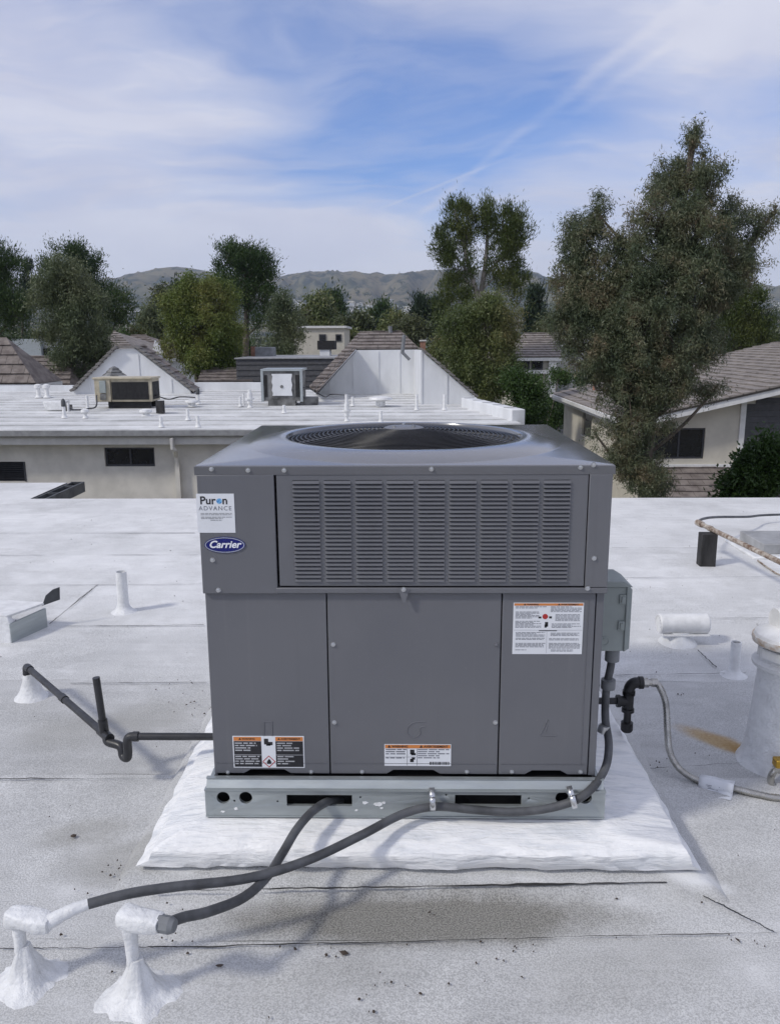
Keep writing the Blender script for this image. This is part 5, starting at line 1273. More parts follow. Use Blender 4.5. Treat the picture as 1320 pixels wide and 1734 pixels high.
# ================================================================== FARTHER BUILDINGS
def far_house(label, px0, px1, pyr, pye, pyb, Y, hip=.25, mn='tile2', wall='cream', wins=(), group=None, depth=9.0, pr0=None, pr1=None):
    a, b = at(px0, pye, Y), at(px1, pye, Y); T = thing('house', ((a.x+b.x)/2, Y+depth/2, -6.5), label, 'house', group)
    zr = at((px0+px1)/2, pyr, Y+depth*.45).z; L = b.x-a.x
    r0 = at(pr0, pyr, Y+depth*.45) if pr0 is not None else Vector((a.x+L*hip, Y+depth*.45, zr)); r1 = at(pr1, pyr, Y+depth*.45) if pr1 is not None else Vector((b.x-L*hip, Y+depth*.45, zr))
    m = MB(); m.box(a.x+.4, b.x-.4, Y+.5, Y+depth-.5, -6.5, a.z-.1); w = build(m, 'wall', M[wall], T)
    m = MB(); m.box(a.x, b.x, Y, Y+depth, a.z-.22, a.z-.03); build(m, 'eave', M['trim'], T)
    fr_ = [Vector((a.x, Y, a.z)), Vector((b.x, Y, b.z)), r1, r0]
    tile_face(T, [fr_], fr_[0], (1, 0, 0), r0-fr_[0], .5, .42, .07, mn, 200, seed=int(px0)+3)
    m = MB(); bl, br = Vector((a.x, Y+depth, a.z)), Vector((b.x, Y+depth, a.z)); m.add([fr_[0], fr_[3], bl], [(0, 1, 2)]); m.add([fr_[1], br, fr_[2]], [(0, 1, 2)]); m.add([bl, fr_[3], fr_[2], br], [(0, 1, 2, 3)]); build(m, 'roof_sides', M[mn], T, smooth=False)
    for (p0, q0, p1, q1) in wins:
        s, e = at(p0, q0, Y+.5), at(p1, q1, Y+.5); m = MB(); m.box(s.x, e.x, Y+.44, Y+.498, e.z, s.z); ww = build(m, 'window', M['frame'], T); m = MB(); m.box(s.x+.08, e.x-.08, Y+.42, Y+.438, e.z+.08, s.z-.08); build(m, 'pane', M['glass'], ww)
    return T
T = far_house('tile roofed house with dark windows behind the green bush', 868, 951, 565, 605, 640, 50, wins=((876, 608, 896, 626), (899, 608, 918, 626)), pr0=886, pr1=944)
s, e = at(930, 604, 50), at(941, 640, 50); m = MB(); m.box(s.x, e.x, 50.1, 50.4, -4, s.z); build(m, 'porch_post', M['trim'], T)
s, e = at(870, 627, 50), at(941, 633, 50); m = MB(); m.box(s.x, e.x, 50.05, 50.35, e.z, s.z); build(m, 'balcony_rail', M['trim'], T)
T = thing('house', at(960, 600, 62), 'low building with white roof edge behind the big eucalyptus', 'house')
s, e = at(931, 573, 60), at(1010, 586, 60); m = MB(); m.box(s.x, e.x, 60, 68, e.z, s.z); build(m, 'white_parapet', M['wallwhite'], T); m = MB(); m.box(s.x+.2, e.x, 60.2, 67.8, -6.5, e.z-.01); build(m, 'wall', M['greywall'], T)
far_house('brown hip roofed house at the far left edge', -150, 62, 572, 650, 690, 31, mn='tile', wall='greywall', pr0=-95, pr1=12, depth=2.4)
far_house('brown tile roof between left edge and the bushy tree', 22, 118, 604, 660, 690, 36, mn='tile', wall='greywall', pr0=18, pr1=124, depth=6)
T = thing('flat_roof_block', at(50, 600, 64), 'pale blue grey metal clad block behind the left tile roofs', 'building')
s, e = at(20, 574, 64), at(71, 606, 64); m = MB(); m.box(s.x, e.x, 64, 70, -6.5, s.z); build(m, 'wall', M['bluewall'], T); f_ = at(86, 576, 64.5); m = MB(); m.box(e.x+.01, f_.x, 64.5, 70, -6.5, f_.z); build(m, 'side_wing', M['wallwhite'], T)
s, e = at(72, 590, 64.4), at(85, 604, 64.4); m = MB(); m.box(s.x, e.x, 64.4, 64.49, e.z, s.z); build(m, 'window', M['glass'], T)
m = MB(); q = at(67, 574, 65); m.tube([q, q+Vector((0, 0, .4))], .08, 8); build(m, 'roof_pipe', M['fitting'], T)
far_house('small pointed tile roof peeking over the left mansard', 160, 240, 562, 602, 640, 44, mn='tile2', pr0=192, pr1=197)
T = far_house('white gabled tile roof beside the yellow green tree', 206, 292, 568, 606, 640, 48, mn='tile', pr0=222, pr1=248, wall='wallwhite')
s = [at(255, 606, 47.8), at(262, 576, 47.8), at(282, 602, 47.8)]; m = MB(); m.prism(s, (0, .15, 0)); build(m, 'white_gable', M['wallwhite'], T, smooth=False)
far_house('brown tile slope behind the yellow green tree', 335, 428, 598, 646, 680, 34, mn='tile', wall='greywall', pr0=352, pr1=402)
T = thing('flat_roof_block', at(480, 630, 33), 'charcoal sided parapet with white cap behind the grey cooler', 'building')
s, e = at(399, 606, 34), at(566, 690, 34); m = MB(); m.box(s.x, e.x, 34.05, 40, -6.5, s.z-.05); build(m, 'core', M['siding'], T); m = MB(); m.box(s.x-.05, e.x+.05, 33.95, 40.1, s.z-.05, s.z); build(m, 'parapet_cap', M['gutter'], T)
z = s.z-.06
for k in range(8):
    m = MB(); m.prism([(s.x, 34.0, z-.22), (s.x, 34.03, z), (s.x, 34.048, z), (s.x, 34.048, z-.22)], (e.x-s.x, 0, 0)); build(m, 'siding_board', M['siding'], T, smooth=False); z -= .225
T = thing('house', at(552, 590, 75), 'white two storey block with small dark windows far behind', 'house')
s, e = at(496, 556, 75), at(583, 600, 75); m = MB(); m.box(s.x, e.x, 75, 83, -6.5, s.z); build(m, 'wall', M['cream'], T); m = MB(); m.box(s.x-.2, e.x+.2, 74.8, 83.2, s.z, s.z+.2); build(m, 'roof_edge', M['trim'], T)
for (p0, p1) in ((540, 552), (568, 578)):
    a, b = at(p0, 566, 75), at(p1, 578, 75); m = MB(); m.box(a.x, b.x, 74.93, 74.99, b.z, a.z); ww = build(m, 'window', M['frame'], T); m = MB(); m.box(a.x+.1, b.x-.1, 74.90, 74.925, b.z+.1, a.z-.1); build(m, 'pane', M['glass'], ww)
T = thing('rooftop_unit', at(550, 600, 41), 'black and white box unit on the charcoal building roof', 'air conditioner')
s, e = at(537, 577, 38), at(567, 592, 38); m = MB(); m.box(s.x, e.x, 38, 39, e.z, s.z); build(m, 'dark_head', M['black'], T); s2, e2_ = at(541, 592, 38), at(558, 608, 38); m = MB(); m.box(s2.x, e2_.x, 38.05, 39, e2_.z, s2.z-.003); build(m, 'white_base', M['wallwhite'], T)
T = thing('rooftop_unit', at(440, 600, 37), 'small grey box unit on the charcoal building, left end', 'air conditioner')
s, e = at(427, 588, 37), at(462, 607, 37); m = MB(); m.box(s.x, e.x, 37, 38, e.z, s.z); build(m, 'cabinet', M['greywall'], T, .03); m = MB(); m.box(s.x-.06, s.x+.12, 36.95, 37.3, e.z, s.z+.03); build(m, 'brick_post', M['brick'], T)

# ================================================================== GROUND, HILLS, FAR TOWN
GZ = -6.5
M['ground'] = mat('dry lawn and soil', (0.10, 0.11, 0.06), 0.95, col2=(0.17, 0.15, 0.11), vscale=0.05)
m = MB(); m.add([(-9000, -3000, GZ), (9000, -3000, GZ), (9000, 9000, GZ), (-9000, 9000, GZ)], [(0, 1, 2, 3)]); o = build(m, 'ground', M['ground']); tag(o, kind='structure')

def hill_material():
    m = bpy.data.materials.new('grassy hillside with scrub'); m.use_nodes = True; nt = m.node_tree; h = NT(nt)
    b = nt.nodes['Principled BSDF']; Pp = h.n('ShaderNodeNewGeometry').outputs['Position']
    n1 = h.noise(h.mapping(Pp, (1, .6, 1.6)), 0.010, 8, 0.68); n2 = h.noise(h.mapping(Pp, (1, .5, 1.5)), 0.03, 5, 0.65); n3 = h.noise(Pp, 0.0022, 4, 0.6)
    c = h.mix(h.ramp(n3, .35, .65), (0.095, 0.098, 0.058, 1), (0.15, 0.13, 0.084, 1))
    c = h.mix(h.ramp(n1, .48, .58), c, (0.028, 0.038, 0.032, 1))
    c = h.mix(h.math('MULTIPLY', h.ramp(n2, .52, .64), .7), c, (0.030, 0.042, 0.030, 1))
    h.set(b, 'Base Color', c); b.inputs['Roughness'].default_value = 1.0; b.inputs['Specular IOR Level'].default_value = 0.1
    return m
M['hill'] = hill_material()
prof = [(-700, 462), (-300, 455), (0, 468), (120, 470), (180, 466), (230, 456), (265, 450), (300, 447), (345, 453), (380, 462), (440, 464), (475, 462), (505, 458), (530, 456), (560, 456.5), (592, 455), (625, 460), (650, 462), (675, 460), (700, 457.5), (740, 455), (790, 452), (850, 455), (900, 457), (930, 467), (1000, 474), (1100, 480), (1200, 484), (1295, 487), (1340, 493), (1700, 488), (2200, 480)]
RYD = 3600.0
def slope_row(py):
    d = ray(684, py); return d.z/d.y
pxs = np.array([p[0] for p in prof], float); sls = np.array([slope_row(p[1]+9) for p in prof])
nx_, ny_ = 420, 170
AZ = np.linspace(-1.05, 1.15, nx_); YS = np.concatenate([np.linspace(650, 1700, 30), np.linspace(1720, 3750, 120), np.linspace(3800, 5200, 20)])
V = []
def fbm(x, y, o=5, s=0):
    return mnoise.fractal(Vector((x, y, s)), 0.9, 2.1, o)
def sst(a, b, x): t = min(1, max(0, (x-a)/(b-a))); return t*t*(3-2*t)
for y in YS:
    for a in AZ:
        x = a*RYD*(0.25+0.75*y/RYD) if False else a*y
        xr = a*RYD
        px = 684+a*1.038*FOC
        hc = CAM_Z+np.interp(px, pxs, sls)*RYD
        base = GZ+76*sst(700, 2000, y)
        t = sst(1900, RYD, y)
        t2 = t**0.85
        w = fbm(xr*.0011, y*.0009, 4, 2.0)*260
        g1 = 1-abs(mnoise.noise(Vector(((xr+w)*.0048, y*.0014, 5.0))))*2.0
        g2 = 1-abs(mnoise.noise(Vector(((xr+w*.7)*.013, y*.0040, 9.0))))*2.0
        hgt = base+(hc-base)*t2
        amp = t*(1-t)*4
        hgt += amp*(1-.75*t)*(78*(g1-.45)+30*(g2-.45))+amp*(1-.6*t)*12*fbm(xr*.009, y*.009, 5, 1.0)
        hgt += (2.6*fbm(xr*.02, y*.012, 4, 3.3))*t
        if y > RYD: hgt -= (y-RYD)*.16
        hgt += 3*fbm(xr*.004, y*.004, 3, 8.0)*(1-t)
        if y < 720: hgt = GZ-3
        V.append((x, y, hgt))
F = []
ny_ = len(YS)
ii = np.arange(nx_-1); 
for j in range(ny_-1):
    b = j*nx_
    F.append(np.stack([b+ii, b+ii+1, b+nx_+ii+1, b+nx_+ii], 1))
F = np.concatenate(F); VH = np.array(V)
o = bpy.data.objects.new('hills', fast_mesh('hills', VH, F, M['hill'], smooth=True)); link(o); tag(o, kind='structure')
def hill_z(x, y):
    a = x/y; i = min(nx_-2, max(0, int((a-AZ[0])/(AZ[1]-AZ[0])))); j = int(np.clip(np.searchsorted(YS, y)-1, 0, ny_-2)); return float(max(VH[j*nx_+i][2], VH[(j+1)*nx_+i+1][2]))
# small pale houses of the far town
rnd = random.Random(33)
hm = MB(); hm.box(-7, 7, -5, 5, -6, 5); hm1 = [hm.mesh('far_house_a', M['trim']), None, None]
def gable(w, d, hh, r, wm):
    m = MB(); m.box(-w, w, -d, d, -8, hh); m.prism([(-w-1, -d-1, hh), (w+1, -d-1, hh), (0, -d-1, hh+r)], (0, 2*d+2, 0)); return m.mesh('far_house_mesh', wm)
fm = [gable(8, 6, 5, 3, M['trim']), gable(10, 6, 4, 3, M['cream']), gable(7, 7, 7, 2.5, M['fascia']), gable(14, 7, 5, 1.5, M['trim'])]
for k in range(110):
    px = rnd.choice([rnd.uniform(498, 745), rnd.uniform(560, 720), rnd.uniform(500, 520), rnd.uniform(1285, 1325)]) if k < 104 else rnd.uniform(185, 230)
    y = rnd.uniform(1500, 2150); a = (px-684)/(1.02*FOC); x = a*y
    o = piece('town_house', rnd.choice(fm), None, (x, y, hill_z(x, y)), (0, 0, rnd.uniform(-.6, .6)))
    tag(o, 'tiny pale house in the distant town at the foot of the hills', 'house', 'houses of the distant town')
# masts on the ridge
for (px, lab, hh) in ((525, 'faint lattice mast on the ridge, left of centre', 26), (677, 'faint lattice mast on the ridge, right of centre', 24)):
    y = 3590.; a = (px-684)/(1.038*FOC); x = a*y; z0 = hill_z(x, y)-4
    T = thing('radio_mast', (x, y, z0), lab, 'mast')
    m = MB(); m.tube([(x-4, y, z0), (x, y, z0+hh)], .5, 4); m.tube([(x+4, y, z0), (x, y, z0+hh)], .5, 4); m.tube([(x, y+4, z0), (x, y, z0+hh)], .5, 4)
    for f in (.25, .5, .75): m.tube([(x-4*(1-f), y, z0+hh*f), (x+4*(1-f), y, z0+hh*f)], .35, 4)
    build(m, 'lattice', M['fitting'], T)

# ================================================================== TREES
L_ = {}
L_['euc'] = leaf_material('eucalyptus leaves', [(0.050, 0.074, 0.042), (0.095, 0.120, 0.066), (0.155, 0.165, 0.095), (0.20, 0.145, 0.090)], .22, 2.2)
L_['olive'] = leaf_material('olive green leaves', [(0.058, 0.086, 0.030), (0.105, 0.138, 0.046), (0.160, 0.180, 0.066), (0.20, 0.16, 0.075)], .22, .35)
L_['yell'] = leaf_material('yellow green leaves', [(0.062, 0.100, 0.022), (0.110, 0.155, 0.036), (0.175, 0.205, 0.055), (0.22, 0.19, 0.065)], .25, .35)
L_['pine'] = leaf_material('pine needles', [(0.022, 0.046, 0.016), (0.042, 0.078, 0.022), (0.076, 0.108, 0.032)], .12, .4)
L_['canary'] = leaf_material('long pine needles', [(0.040, 0.062, 0.020), (0.080, 0.108, 0.030), (0.135, 0.150, 0.046)], .15, .4)
L_['dark'] = leaf_material('dark conifer needles', [(0.014, 0.029, 0.017), (0.026, 0.046, 0.024), (0.043, 0.062, 0.031)], .08, .5)
L_['grey'] = leaf_material('grey green leaves', [(0.065, 0.092, 0.046), (0.120, 0.150, 0.074), (0.180, 0.195, 0.105)], .2, .4)
L_['bush'] = leaf_material('bright green leaves', [(0.025, 0.053, 0.015), (0.048, 0.090, 0.022), (0.081, 0.131, 0.035)], .25, .8)
L_['far'] = leaf_material('far leaves', [(0.039, 0.058, 0.026), (0.072, 0.091, 0.036), (0.111, 0.111, 0.052)], .15, .12)

def norm(a): return a/np.maximum(1e-9, np.linalg.norm(a, axis=1, keepdims=True))
def leaves(rng, lobes, n_cl, per, ll, lw, cr, style, fill=.45, flat_=1.0, sub=0, core=.18):
    """leaf faces: lobes hold sub-branches, sub-branches hold clumps, clumps hold leaves"""
    C = np.array([l[:3] for l in lobes]); Rr = np.array([l[3:6] for l in lobes]); wl = np.array([(l[6] if len(l) > 6 else 1) for l in lobes]); par = np.arange(len(lobes))
    if sub:
        c2, r2, w2, p2 = [], [], [], []
        for k in range(len(lobes)):
            ns = max(5, int(sub*wl[k]**.5)); d = norm(rng.normal(size=(ns, 3))); rad = rng.uniform(.45, 1.0, ns)
            c2.append(C[k]+d*Rr[k]*rad[:, None]); s = rng.uniform(.15, .40, ns)[:, None]
            el = np.array([1.0, 1.0, 1.25])*(1+.25*rng.normal(size=(ns, 3)).clip(-1, 1)); r2.append(Rr[k].mean()*s*el); w2.append(np.full(ns, wl[k])*rng.uniform(.5, 1.4, ns)); p2.append(np.full(ns, k))
            c2.append(C[k][None]); r2.append(Rr[k][None]*.8); w2.append(np.array([wl[k]*core*4])); p2.append(np.array([k]))
        C = np.concatenate(c2); Rr = np.concatenate(r2); wl = np.concatenate(w2); par = np.concatenate(p2)
    wt = (Rr[:, 0]*Rr[:, 2])**.8*wl; wt /= wt.sum()
    idx = rng.choice(len(C), n_cl, p=wt); d = norm(rng.normal(size=(n_cl, 3))); rad = rng.random(n_cl)**fill
    cen = C[idx]+d*Rr[idx]*(rad*(1+.12*rng.normal(size=n_cl)))[:, None]
    out = norm(cen-np.array([l[:3] for l in lobes])[par[idx]]+1e-4)
    n = n_cl*per; cc = np.repeat(cen, per, 0); oo = np.repeat(out, per, 0)
    sz = np.repeat(rng.uniform(.5, 1.4, n_cl), per)[:, None]
    off = rng.normal(size=(n, 3))*cr*sz; off[:, 2] *= flat_
    p = cc+off
    g = rng.normal(size=(n, 3))
    if style == 'droop': a = norm(g*.7+np.array([0, 0, -.7]))
    elif style == 'tuft': a = norm(g*.40+oo*.45+np.array([0, 0, .70]))
    elif style == 'spread': a = norm(g*.6+oo*.8+np.array([0, 0, .05]))
    else: a = norm(g)
    b = norm(np.cross(a, rng.normal(size=(n, 3))))
    L = (ll*rng.uniform(.55, 1.4, n))[:, None]; W = (lw*rng.uniform(.7, 1.3, n))[:, None]
    V = np.empty((n, 4, 3)); V[:, 0] = p; V[:, 1] = p+a*L*.45+b*W*.5; V[:, 2] = p+a*L; V[:, 3] = p+a*L*.45-b*W*.5
    return V.reshape(-1, 3), np.arange(n*4).reshape(n, 4), cen, par[idx]
def tree(name, label, px, Y, lobes, leaf, style, n_cl, per, ll, lw, cr, seed, trunk_r=.2, bark='bark', fill=.5, cat='tree', group=None, limbs=40, flat_=1.0, forkz=None, stems=1, sub=17, core=.16):
    rng = np.random.default_rng(seed); LB = []
    for l in lobes:
        lx, lz, rx, rzz = l[:4]; dy = l[4] if len(l) > 4 else 0.0; w = l[5] if len(l) > 5 else 1
        c = at(lx, lz, Y+dy); s = Y/FOC; LB.append((c.x, c.y, c.z, rx*s, rx*s*.95, rzz*s, w))
    base = at(px, 700, Y); T = thing(name, (base.x, Y, GZ), label, cat, group)
    V, F, cen, idx = leaves(rng, LB, n_cl, per, ll, lw, cr, style, fill, flat_, sub, core)
    off = np.array([base.x, Y, GZ])
    o = bpy.data.objects.new('crown', fast_mesh('crown', V-off, F, leaf)); link(o, T)
    # a leading stem that runs up into the highest lobe; limbs leave it below each lobe
    top = max(LB, key=lambda l: l[2]+l[5]); mb_ = MB(); leads = []
    for s in range(stems):
        tp = sorted(LB, key=lambda l: -(l[2]+l[5]))[min(s, len(LB)-1)] if stems > 1 else top
        sx = (s-(stems-1)/2)*trunk_r*2.4; z1 = tp[2]+tp[5]*.5
        path = spline([(base.x+sx, Y, GZ-.1), (base.x+sx*1.2+.12*trunk_r, Y, GZ+(z1-GZ)*.3), (base.x*.85+tp[0]*.15+sx*1.3, Y, GZ+(z1-GZ)*.55), (base.x*.45+tp[0]*.55, Y*.6+tp[1]*.4, GZ+(z1-GZ)*.8), (tp[0], tp[1], z1)], 5)
        mb_.tube(path, [trunk_r*(1.2-1.1*i/(len(path)-1))+.008 for i in range(len(path))], 8); leads.append(path)
    for l in LB:
        c = Vector(l[:3]); ld = min(leads, key=lambda P_: min((p-c).length for p in P_))
        h_ = max((c-p).length for p in ld[:1]); want = c.z-1.0*math.hypot(c.x-base.x, 0.3)
        s = min(ld, key=lambda p: abs(p.z-want)); e_ = c+Vector((0, 0, l[5]*.4)); mid_ = s.lerp(c, .55)+Vector((0, 0, -.06*(c-s).length))
        if (c-s).length < .05: continue
        pts = spline([s, mid_, c, e_], 4); n = len(pts); mb_.tube(pts, [trunk_r*.26*(1-i/n)+.006 for i in range(n)], 6)
    if limbs:
        pick = rng.choice(len(cen), min(limbs, len(cen)), replace=False)
        for k in pick:
            l = LB[idx[k]]; c = Vector(l[:3]); e_ = Vector(cen[k]); s = c+Vector((0, 0, -.3*l[5]))
            mb_.tube([s, s.lerp(e_, .5)+Vector((0, 0, .06*(e_-s).length)), e_], [trunk_r*.13, trunk_r*.085, .005], 5)
    build(mb_, 'trunk', M[bark], T, ang=80)
    return T
# the large eucalyptus at right
tree('eucalyptus_tree', 'tall drooping eucalyptus with dark leaves right of the unit', 1092, 13.6,
     [(985, 400, 34, 50, .3, .8), (1012, 362, 22, 34, .3, .7), (955, 470, 34, 45, .4, .8), (1008, 480, 48, 62, .2), (960, 545, 36, 42, .2, .7), (1025, 590, 48, 56, 0), (1168, 240, 16, 30, 0, .6), (1178, 222, 9, 16, 0, .5), (1135, 300, 34, 38, .2), (1185, 310, 40, 46, 0),
      (1120, 375, 46, 52, -.2), (1175, 400, 56, 62, -.2), (1235, 390, 44, 52, .3, .85), (1290, 378, 24, 32, .4, .5), (1308, 360, 12, 20, .4, .4), (1270, 450, 36, 34, .2, .6), (1215, 470, 50, 50, -.1), (1155, 490, 60, 60, -.4), (1085, 470, 50, 60, -.2), (1090, 560, 62, 60, -.4), (1150, 580, 56, 54, -.4), (1195, 575, 34, 46, .2, .6),
      (1065, 650, 50, 54, -.2), (1118, 650, 52, 52, -.3), (1165, 655, 34, 26, 0, .5), (1212, 656, 24, 12, 0, .3), (1095, 720, 44, 44, -.2), (1060, 770, 34, 42, 0), (1090, 800, 42, 46, -.1), (1115, 815, 26, 30, 0, .8), (1008, 735, 22, 24, .2, .3), (1045, 715, 26, 26, .1, .6), (1045, 430, 32, 44, .1, .8), (985, 510, 38, 42, .2, .9), (1040, 535, 44, 48, 0), (975, 590, 30, 30, .2, .5), (1010, 650, 32, 36, .1, .6)],
     L_['euc'], 'droop', 8600, 34, .062, .0130, .058, 3, .12, limbs=520, sub=30, core=.10)
# left group
tree('pine_tree', 'dark pine cut off by the left edge', -5, 58, [(-25, 440, 50, 35), (10, 455, 36, 40), (-10, 520, 55, 60), (25, 525, 28, 45), (-40, 560, 40, 30)], L_['pine'], 'tuft', 900, 30, .22, .055, .26, 11, .3, fill=.5)
tree('cypress_tree', 'thin dark cypress tip behind the left pine', 47, 75, [(46, 470, 7, 40), (45, 530, 10, 50)], L_['dark'], 'tuft', 120, 26, .35, .08, .22, 12, .15, limbs=0)
tree('pine_tree', 'tall dark pine behind the grey green left tree', 120, 62, [(118, 432, 36, 20), (95, 460, 28, 28), (150, 455, 30, 40), (160, 510, 45, 50), (195, 520, 26, 38), (120, 500, 50, 60), (185, 560, 36, 38)], L_['pine'], 'tuft', 1100, 30, .22, .055, .26, 13, .3, fill=.5)
tree('gum_tree', 'grey green leafy tree left, before the dark pine', 125, 38, [(115, 470, 40, 30), (80, 490, 32, 32), (135, 505, 42, 48), (95, 535, 45, 45), (140, 570, 42, 45), (115, 610, 36, 38), (160, 600, 26, 36), (128, 645, 22, 18)], L_['grey'], 'droop', 1900, 30, .13, .040, .16, 14, .17, limbs=60, fill=.5)
tree('gum_tree', 'yellow green rounded tree left of centre', 338, 36, [(335, 495, 40, 28), (305, 520, 30, 34), (370, 515, 36, 36), (345, 550, 58, 48), (305, 580, 28, 36), (385, 560, 28, 36), (335, 600, 46, 42), (365, 615, 34, 30), (320, 480, 14, 16), (398, 590, 16, 26, 0, .6)], L_['yell'], 'droop', 2000, 30, .12, .040, .15, 15, .16, limbs=60, fill=.5)
tree('pine_tree', 'round topped dark pine behind the yellow green tree', 418, 56, [(385, 440, 32, 24), (425, 435, 36, 22), (455, 450, 22, 28), (415, 470, 50, 36), (440, 500, 32, 30), (395, 505, 26, 30), (440, 545, 24, 30, 0, .5)], L_['pine'], 'tuft', 950, 30, .20, .052, .23, 16, .32, limbs=50, forkz=.6, fill=.5)
tree('gum_tree', 'thin grey tree right of the round topped pine', 485, 47, [(480, 508, 22, 20), (470, 540, 24, 32), (500, 545, 20, 36), (485, 580, 30, 28)], L_['grey'], 'droop', 560, 30, .14, .042, .17, 17, .10, limbs=70, fill=.5)
# tall pine at right of centre and its neighbours
tree('pine_tree', 'tall pale limbed pine with open crown right of centre', 815, 48, [(770, 365, 24, 30), (758, 410, 24, 40), (790, 395, 24, 40), (825, 360, 16, 26), (850, 378, 32, 42), (875, 400, 20, 44), (850, 430, 36, 34), (775, 455, 32, 30), (765, 500, 28, 34), (865, 478, 32, 26), (835, 470, 16, 26, 0, .5), (750, 540, 18, 26, 0, .6), (880, 510, 16, 24, 0, .5)], L_['canary'], 'tuft', 1150, 32, .22, .040, .19, 18, .30, 'palebark', limbs=70, forkz=1.0, fill=.5, stems=2)
tree('gum_tree', 'bushy olive tree beside the right mansard back', 825, 31, [(820, 525, 42, 26), (790, 555, 36, 36), (850, 560, 34, 40), (820, 600, 55, 46), (860, 620, 24, 36), (790, 620, 26, 30), (830, 655, 40, 34), (762, 575, 22, 40, 0, .6)], L_['olive'], 'droop', 2000, 30, .11, .033, .14, 19, .12, limbs=60, fill=.5)
for (px, top, bot, w, Y, lab) in ((712, 497, 570, 17, 95, 'dark cypress left of the tall pine, broader one'), (738, 500, 570, 11, 95, 'narrow dark cypress touching the tall pine'), (903, 485, 575, 18, 85, 'dark cypress between tall pine and big eucalyptus')):
    tree('cypress_tree', lab, px, Y, [(px, top+(bot-top)*.25, w*.5, (bot-top)*.24), (px, top+(bot-top)*.5, w*.8, (bot-top)*.28), (px, top+(bot-top)*.78, w, (bot-top)*.28)], L_['dark'], 'tuft', 200, 26, .5, .12, .34, int(px), .2, limbs=0)
tree('pine_tree', 'green spreading pine behind the big eucalyptus, far right', 1255, 42, [(1268, 500, 28, 22), (1240, 520, 40, 30), (1275, 545, 34, 26), (1240, 570, 46, 28), (1215, 500, 26, 30), (1290, 560, 18, 22)], L_['canary'], 'tuft', 800, 30, .18, .042, .19, 20, .2, limbs=60, fill=.5)
# shrubs and hedges
tree('green_shrub', 'bright green shrub mass right of the neighbouring roof', 930, 29, [(880, 660, 32, 28), (900, 655, 26, 24), (945, 640, 28, 14, 8), (985, 640, 24, 14, 9), (880, 700, 34, 30), (903, 700, 24, 30), (870, 640, 20, 14), (928, 690, 22, 30, 7), (948, 700, 24, 30, 8), (935, 720, 26, 26, 7)], L_['bush'], 'any', 1000, 32, .09, .050, .14, 21, .08, cat='shrub', limbs=20, fill=.5)
tree('green_shrub', 'leafy shrub at the right edge below the charcoal siding', 1285, 14.5, [(1290, 800, 36, 34), (1260, 815, 36, 26), (1320, 790, 34, 40), (1240, 832, 30, 18), (1295, 760, 10, 20), (1270, 785, 16, 18)], L_['bush'], 'spread', 420, 36, .10, .042, .10, 22, .05, cat='shrub', limbs=50, fill=.5)
# belt of farther trees, each its own tree
rnd = random.Random(5)
belt = [(536, 530, 40, 40, 100, 'olive', 'olive tree left in the far belt before the hills'), (560, 522, 22, 30, 120, 'pine', 'pointed green tree peeking out of the far belt'), (606, 548, 34, 26, 95, 'far', 'brownish round tree behind the right mansard ridge'), (645, 538, 24, 26, 110, 'pine', 'dark green tree in the middle of the far belt'), (668, 550, 26, 20, 92, 'olive', 'low olive tree just right of the ridge flue'), (692, 556, 30, 20, 90, 'far', 'low brown green tree before the dark cypresses'),
        (255, 545, 26, 34, 70, 'grey', 'pale grey tree between left tree and yellow green tree'), (235, 575, 24, 24, 64, 'olive', 'small olive tree above the pointed tile roof'), (300, 505, 10, 34, 90, 'dark', 'dark spire tree behind the yellow green tree'), (275, 520, 22, 40, 88, 'far', 'brown green tree behind the yellow green tree'), (930, 555, 26, 24, 75, 'far', 'brown green tree above the tile roofed house'),
        (755, 585, 26, 20, 60, 'olive', 'low olive tree at the foot of the tall pine'), (1300, 580, 30, 24, 60, 'far', 'brown green tree at the right edge'), (505, 560, 20, 22, 90, 'far', 'small tree left of the white two storey block'), (1220, 572, 40, 22, 48, 'olive', 'low olive tree over the right house roof'), (590, 575, 20, 12, 84, 'olive', 'low bush tree right of the white two storey block'), (205, 590, 20, 22, 58, 'pine', 'dark low tree at the left mansard tip'), (400, 590, 24, 16, 60, 'pine', 'dark low tree above the charcoal parapet')]
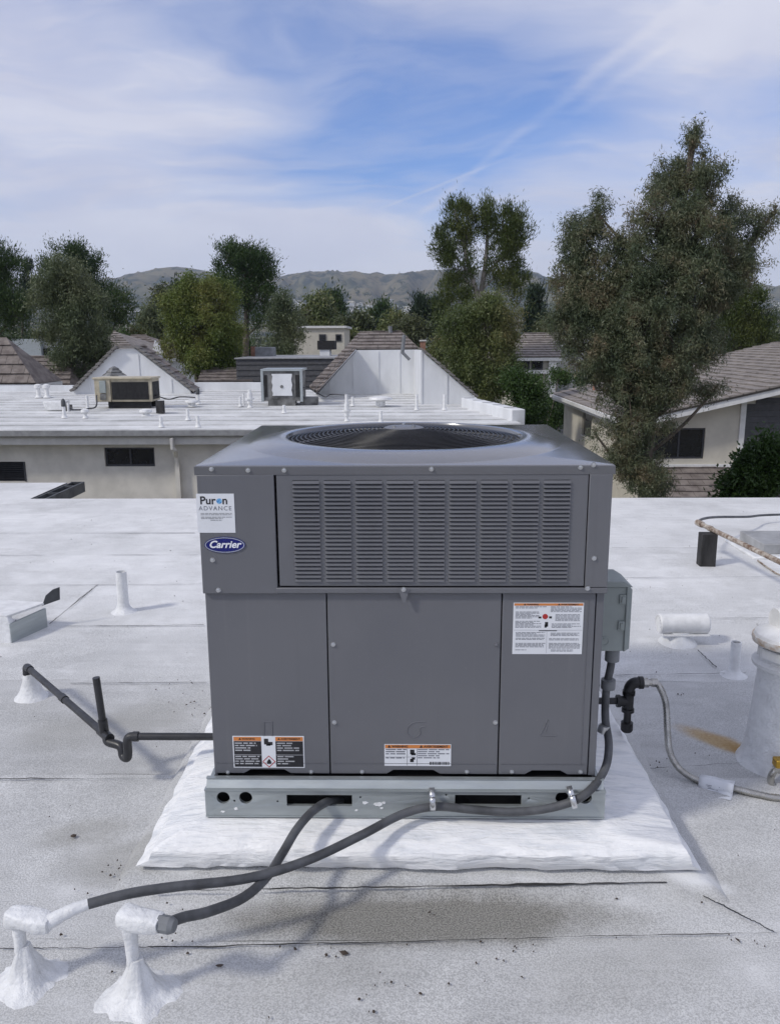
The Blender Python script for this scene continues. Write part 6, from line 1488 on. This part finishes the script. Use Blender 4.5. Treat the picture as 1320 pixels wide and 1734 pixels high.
for i, (px, py, rx, rz_, Y, lf, lab) in enumerate(belt):
    tree('belt_tree', lab, px, Y, [(px, py-rz_*.25, rx*.6, rz_*.6), (px-rx*.45, py+rz_*.2, rx*.5, rz_*.6), (px+rx*.45, py+rz_*.15, rx*.5, rz_*.6), (px, py+rz_*.5, rx*.8, rz_*.5)], L_[lf], 'tuft' if lf in ('pine', 'dark') else 'droop', 190, 26, .0050*Y, .0016*Y, .0042*Y, 60+i, .2, limbs=10, group='trees in the far belt', fill=.5)
# the wood that fills the valley floor, one mass
rng = np.random.default_rng(77); lob = []
for k in range(420):
    px = rng.uniform(-150, 1450); y = rng.uniform(130, 900); a = (px-684)/(1.01*FOC); s = rng.uniform(3.5, 7); lob.append((a*y, y, GZ+s*.9 if y < 700 else hill_z(a*y, y)+s*.8, s*1.2, s*1.2, s, 1))
V, F, _, _ = leaves(rng, lob, 9000, 10, 1.6, .9, .9, 'any', .5)
o = bpy.data.objects.new('valley_wood', fast_mesh('valley_wood', V, F, L_['far'])); link(o); tag(o, 'far wood covering the valley floor before the hills', 'wood', kind='stuff')
lob = []
for k in range(700):
    px = rng.uniform(-200, 1500); y = rng.uniform(1300, 2500); a = (px-684)/(1.02*FOC); s = rng.uniform(5, 9); lob.append((a*y, y, hill_z(a*y, y)+s*.5, s*1.5, s*1.4, s*.8, 1))
V, F, _, _ = leaves(rng, lob, 6000, 9, 4.0, 2.6, 1.4, 'any', .5)
o = bpy.data.objects.new('foothill_wood', fast_mesh('foothill_wood', V, F, L_['far'])); link(o); tag(o, 'dark scattered trees at the foot of the distant hills', 'wood', kind='stuff')

# ================================================================== AIR
hb = MB(); hb.box(-6500, 6500, -2900, 5600, GZ-1-8, 520)
hz_m = bpy.data.materials.new('thin valley haze'); hz_m.use_nodes = True; nt = hz_m.node_tree; nt.nodes.clear(); h = NT(nt)
pv = h.n('ShaderNodeVolumePrincipled', inp={'Color': (0.72, 0.82, 1.0, 1), 'Density': 0.000125, 'Anisotropy': 0.2})
ou = h.n('ShaderNodeOutputMaterial'); nt.links.new(pv.outputs[0], ou.inputs['Volume'])
o = build(hb, 'haze', hz_m, smooth=False); tag(o, 'thin bluish haze over the valley', 'haze', kind='stuff')
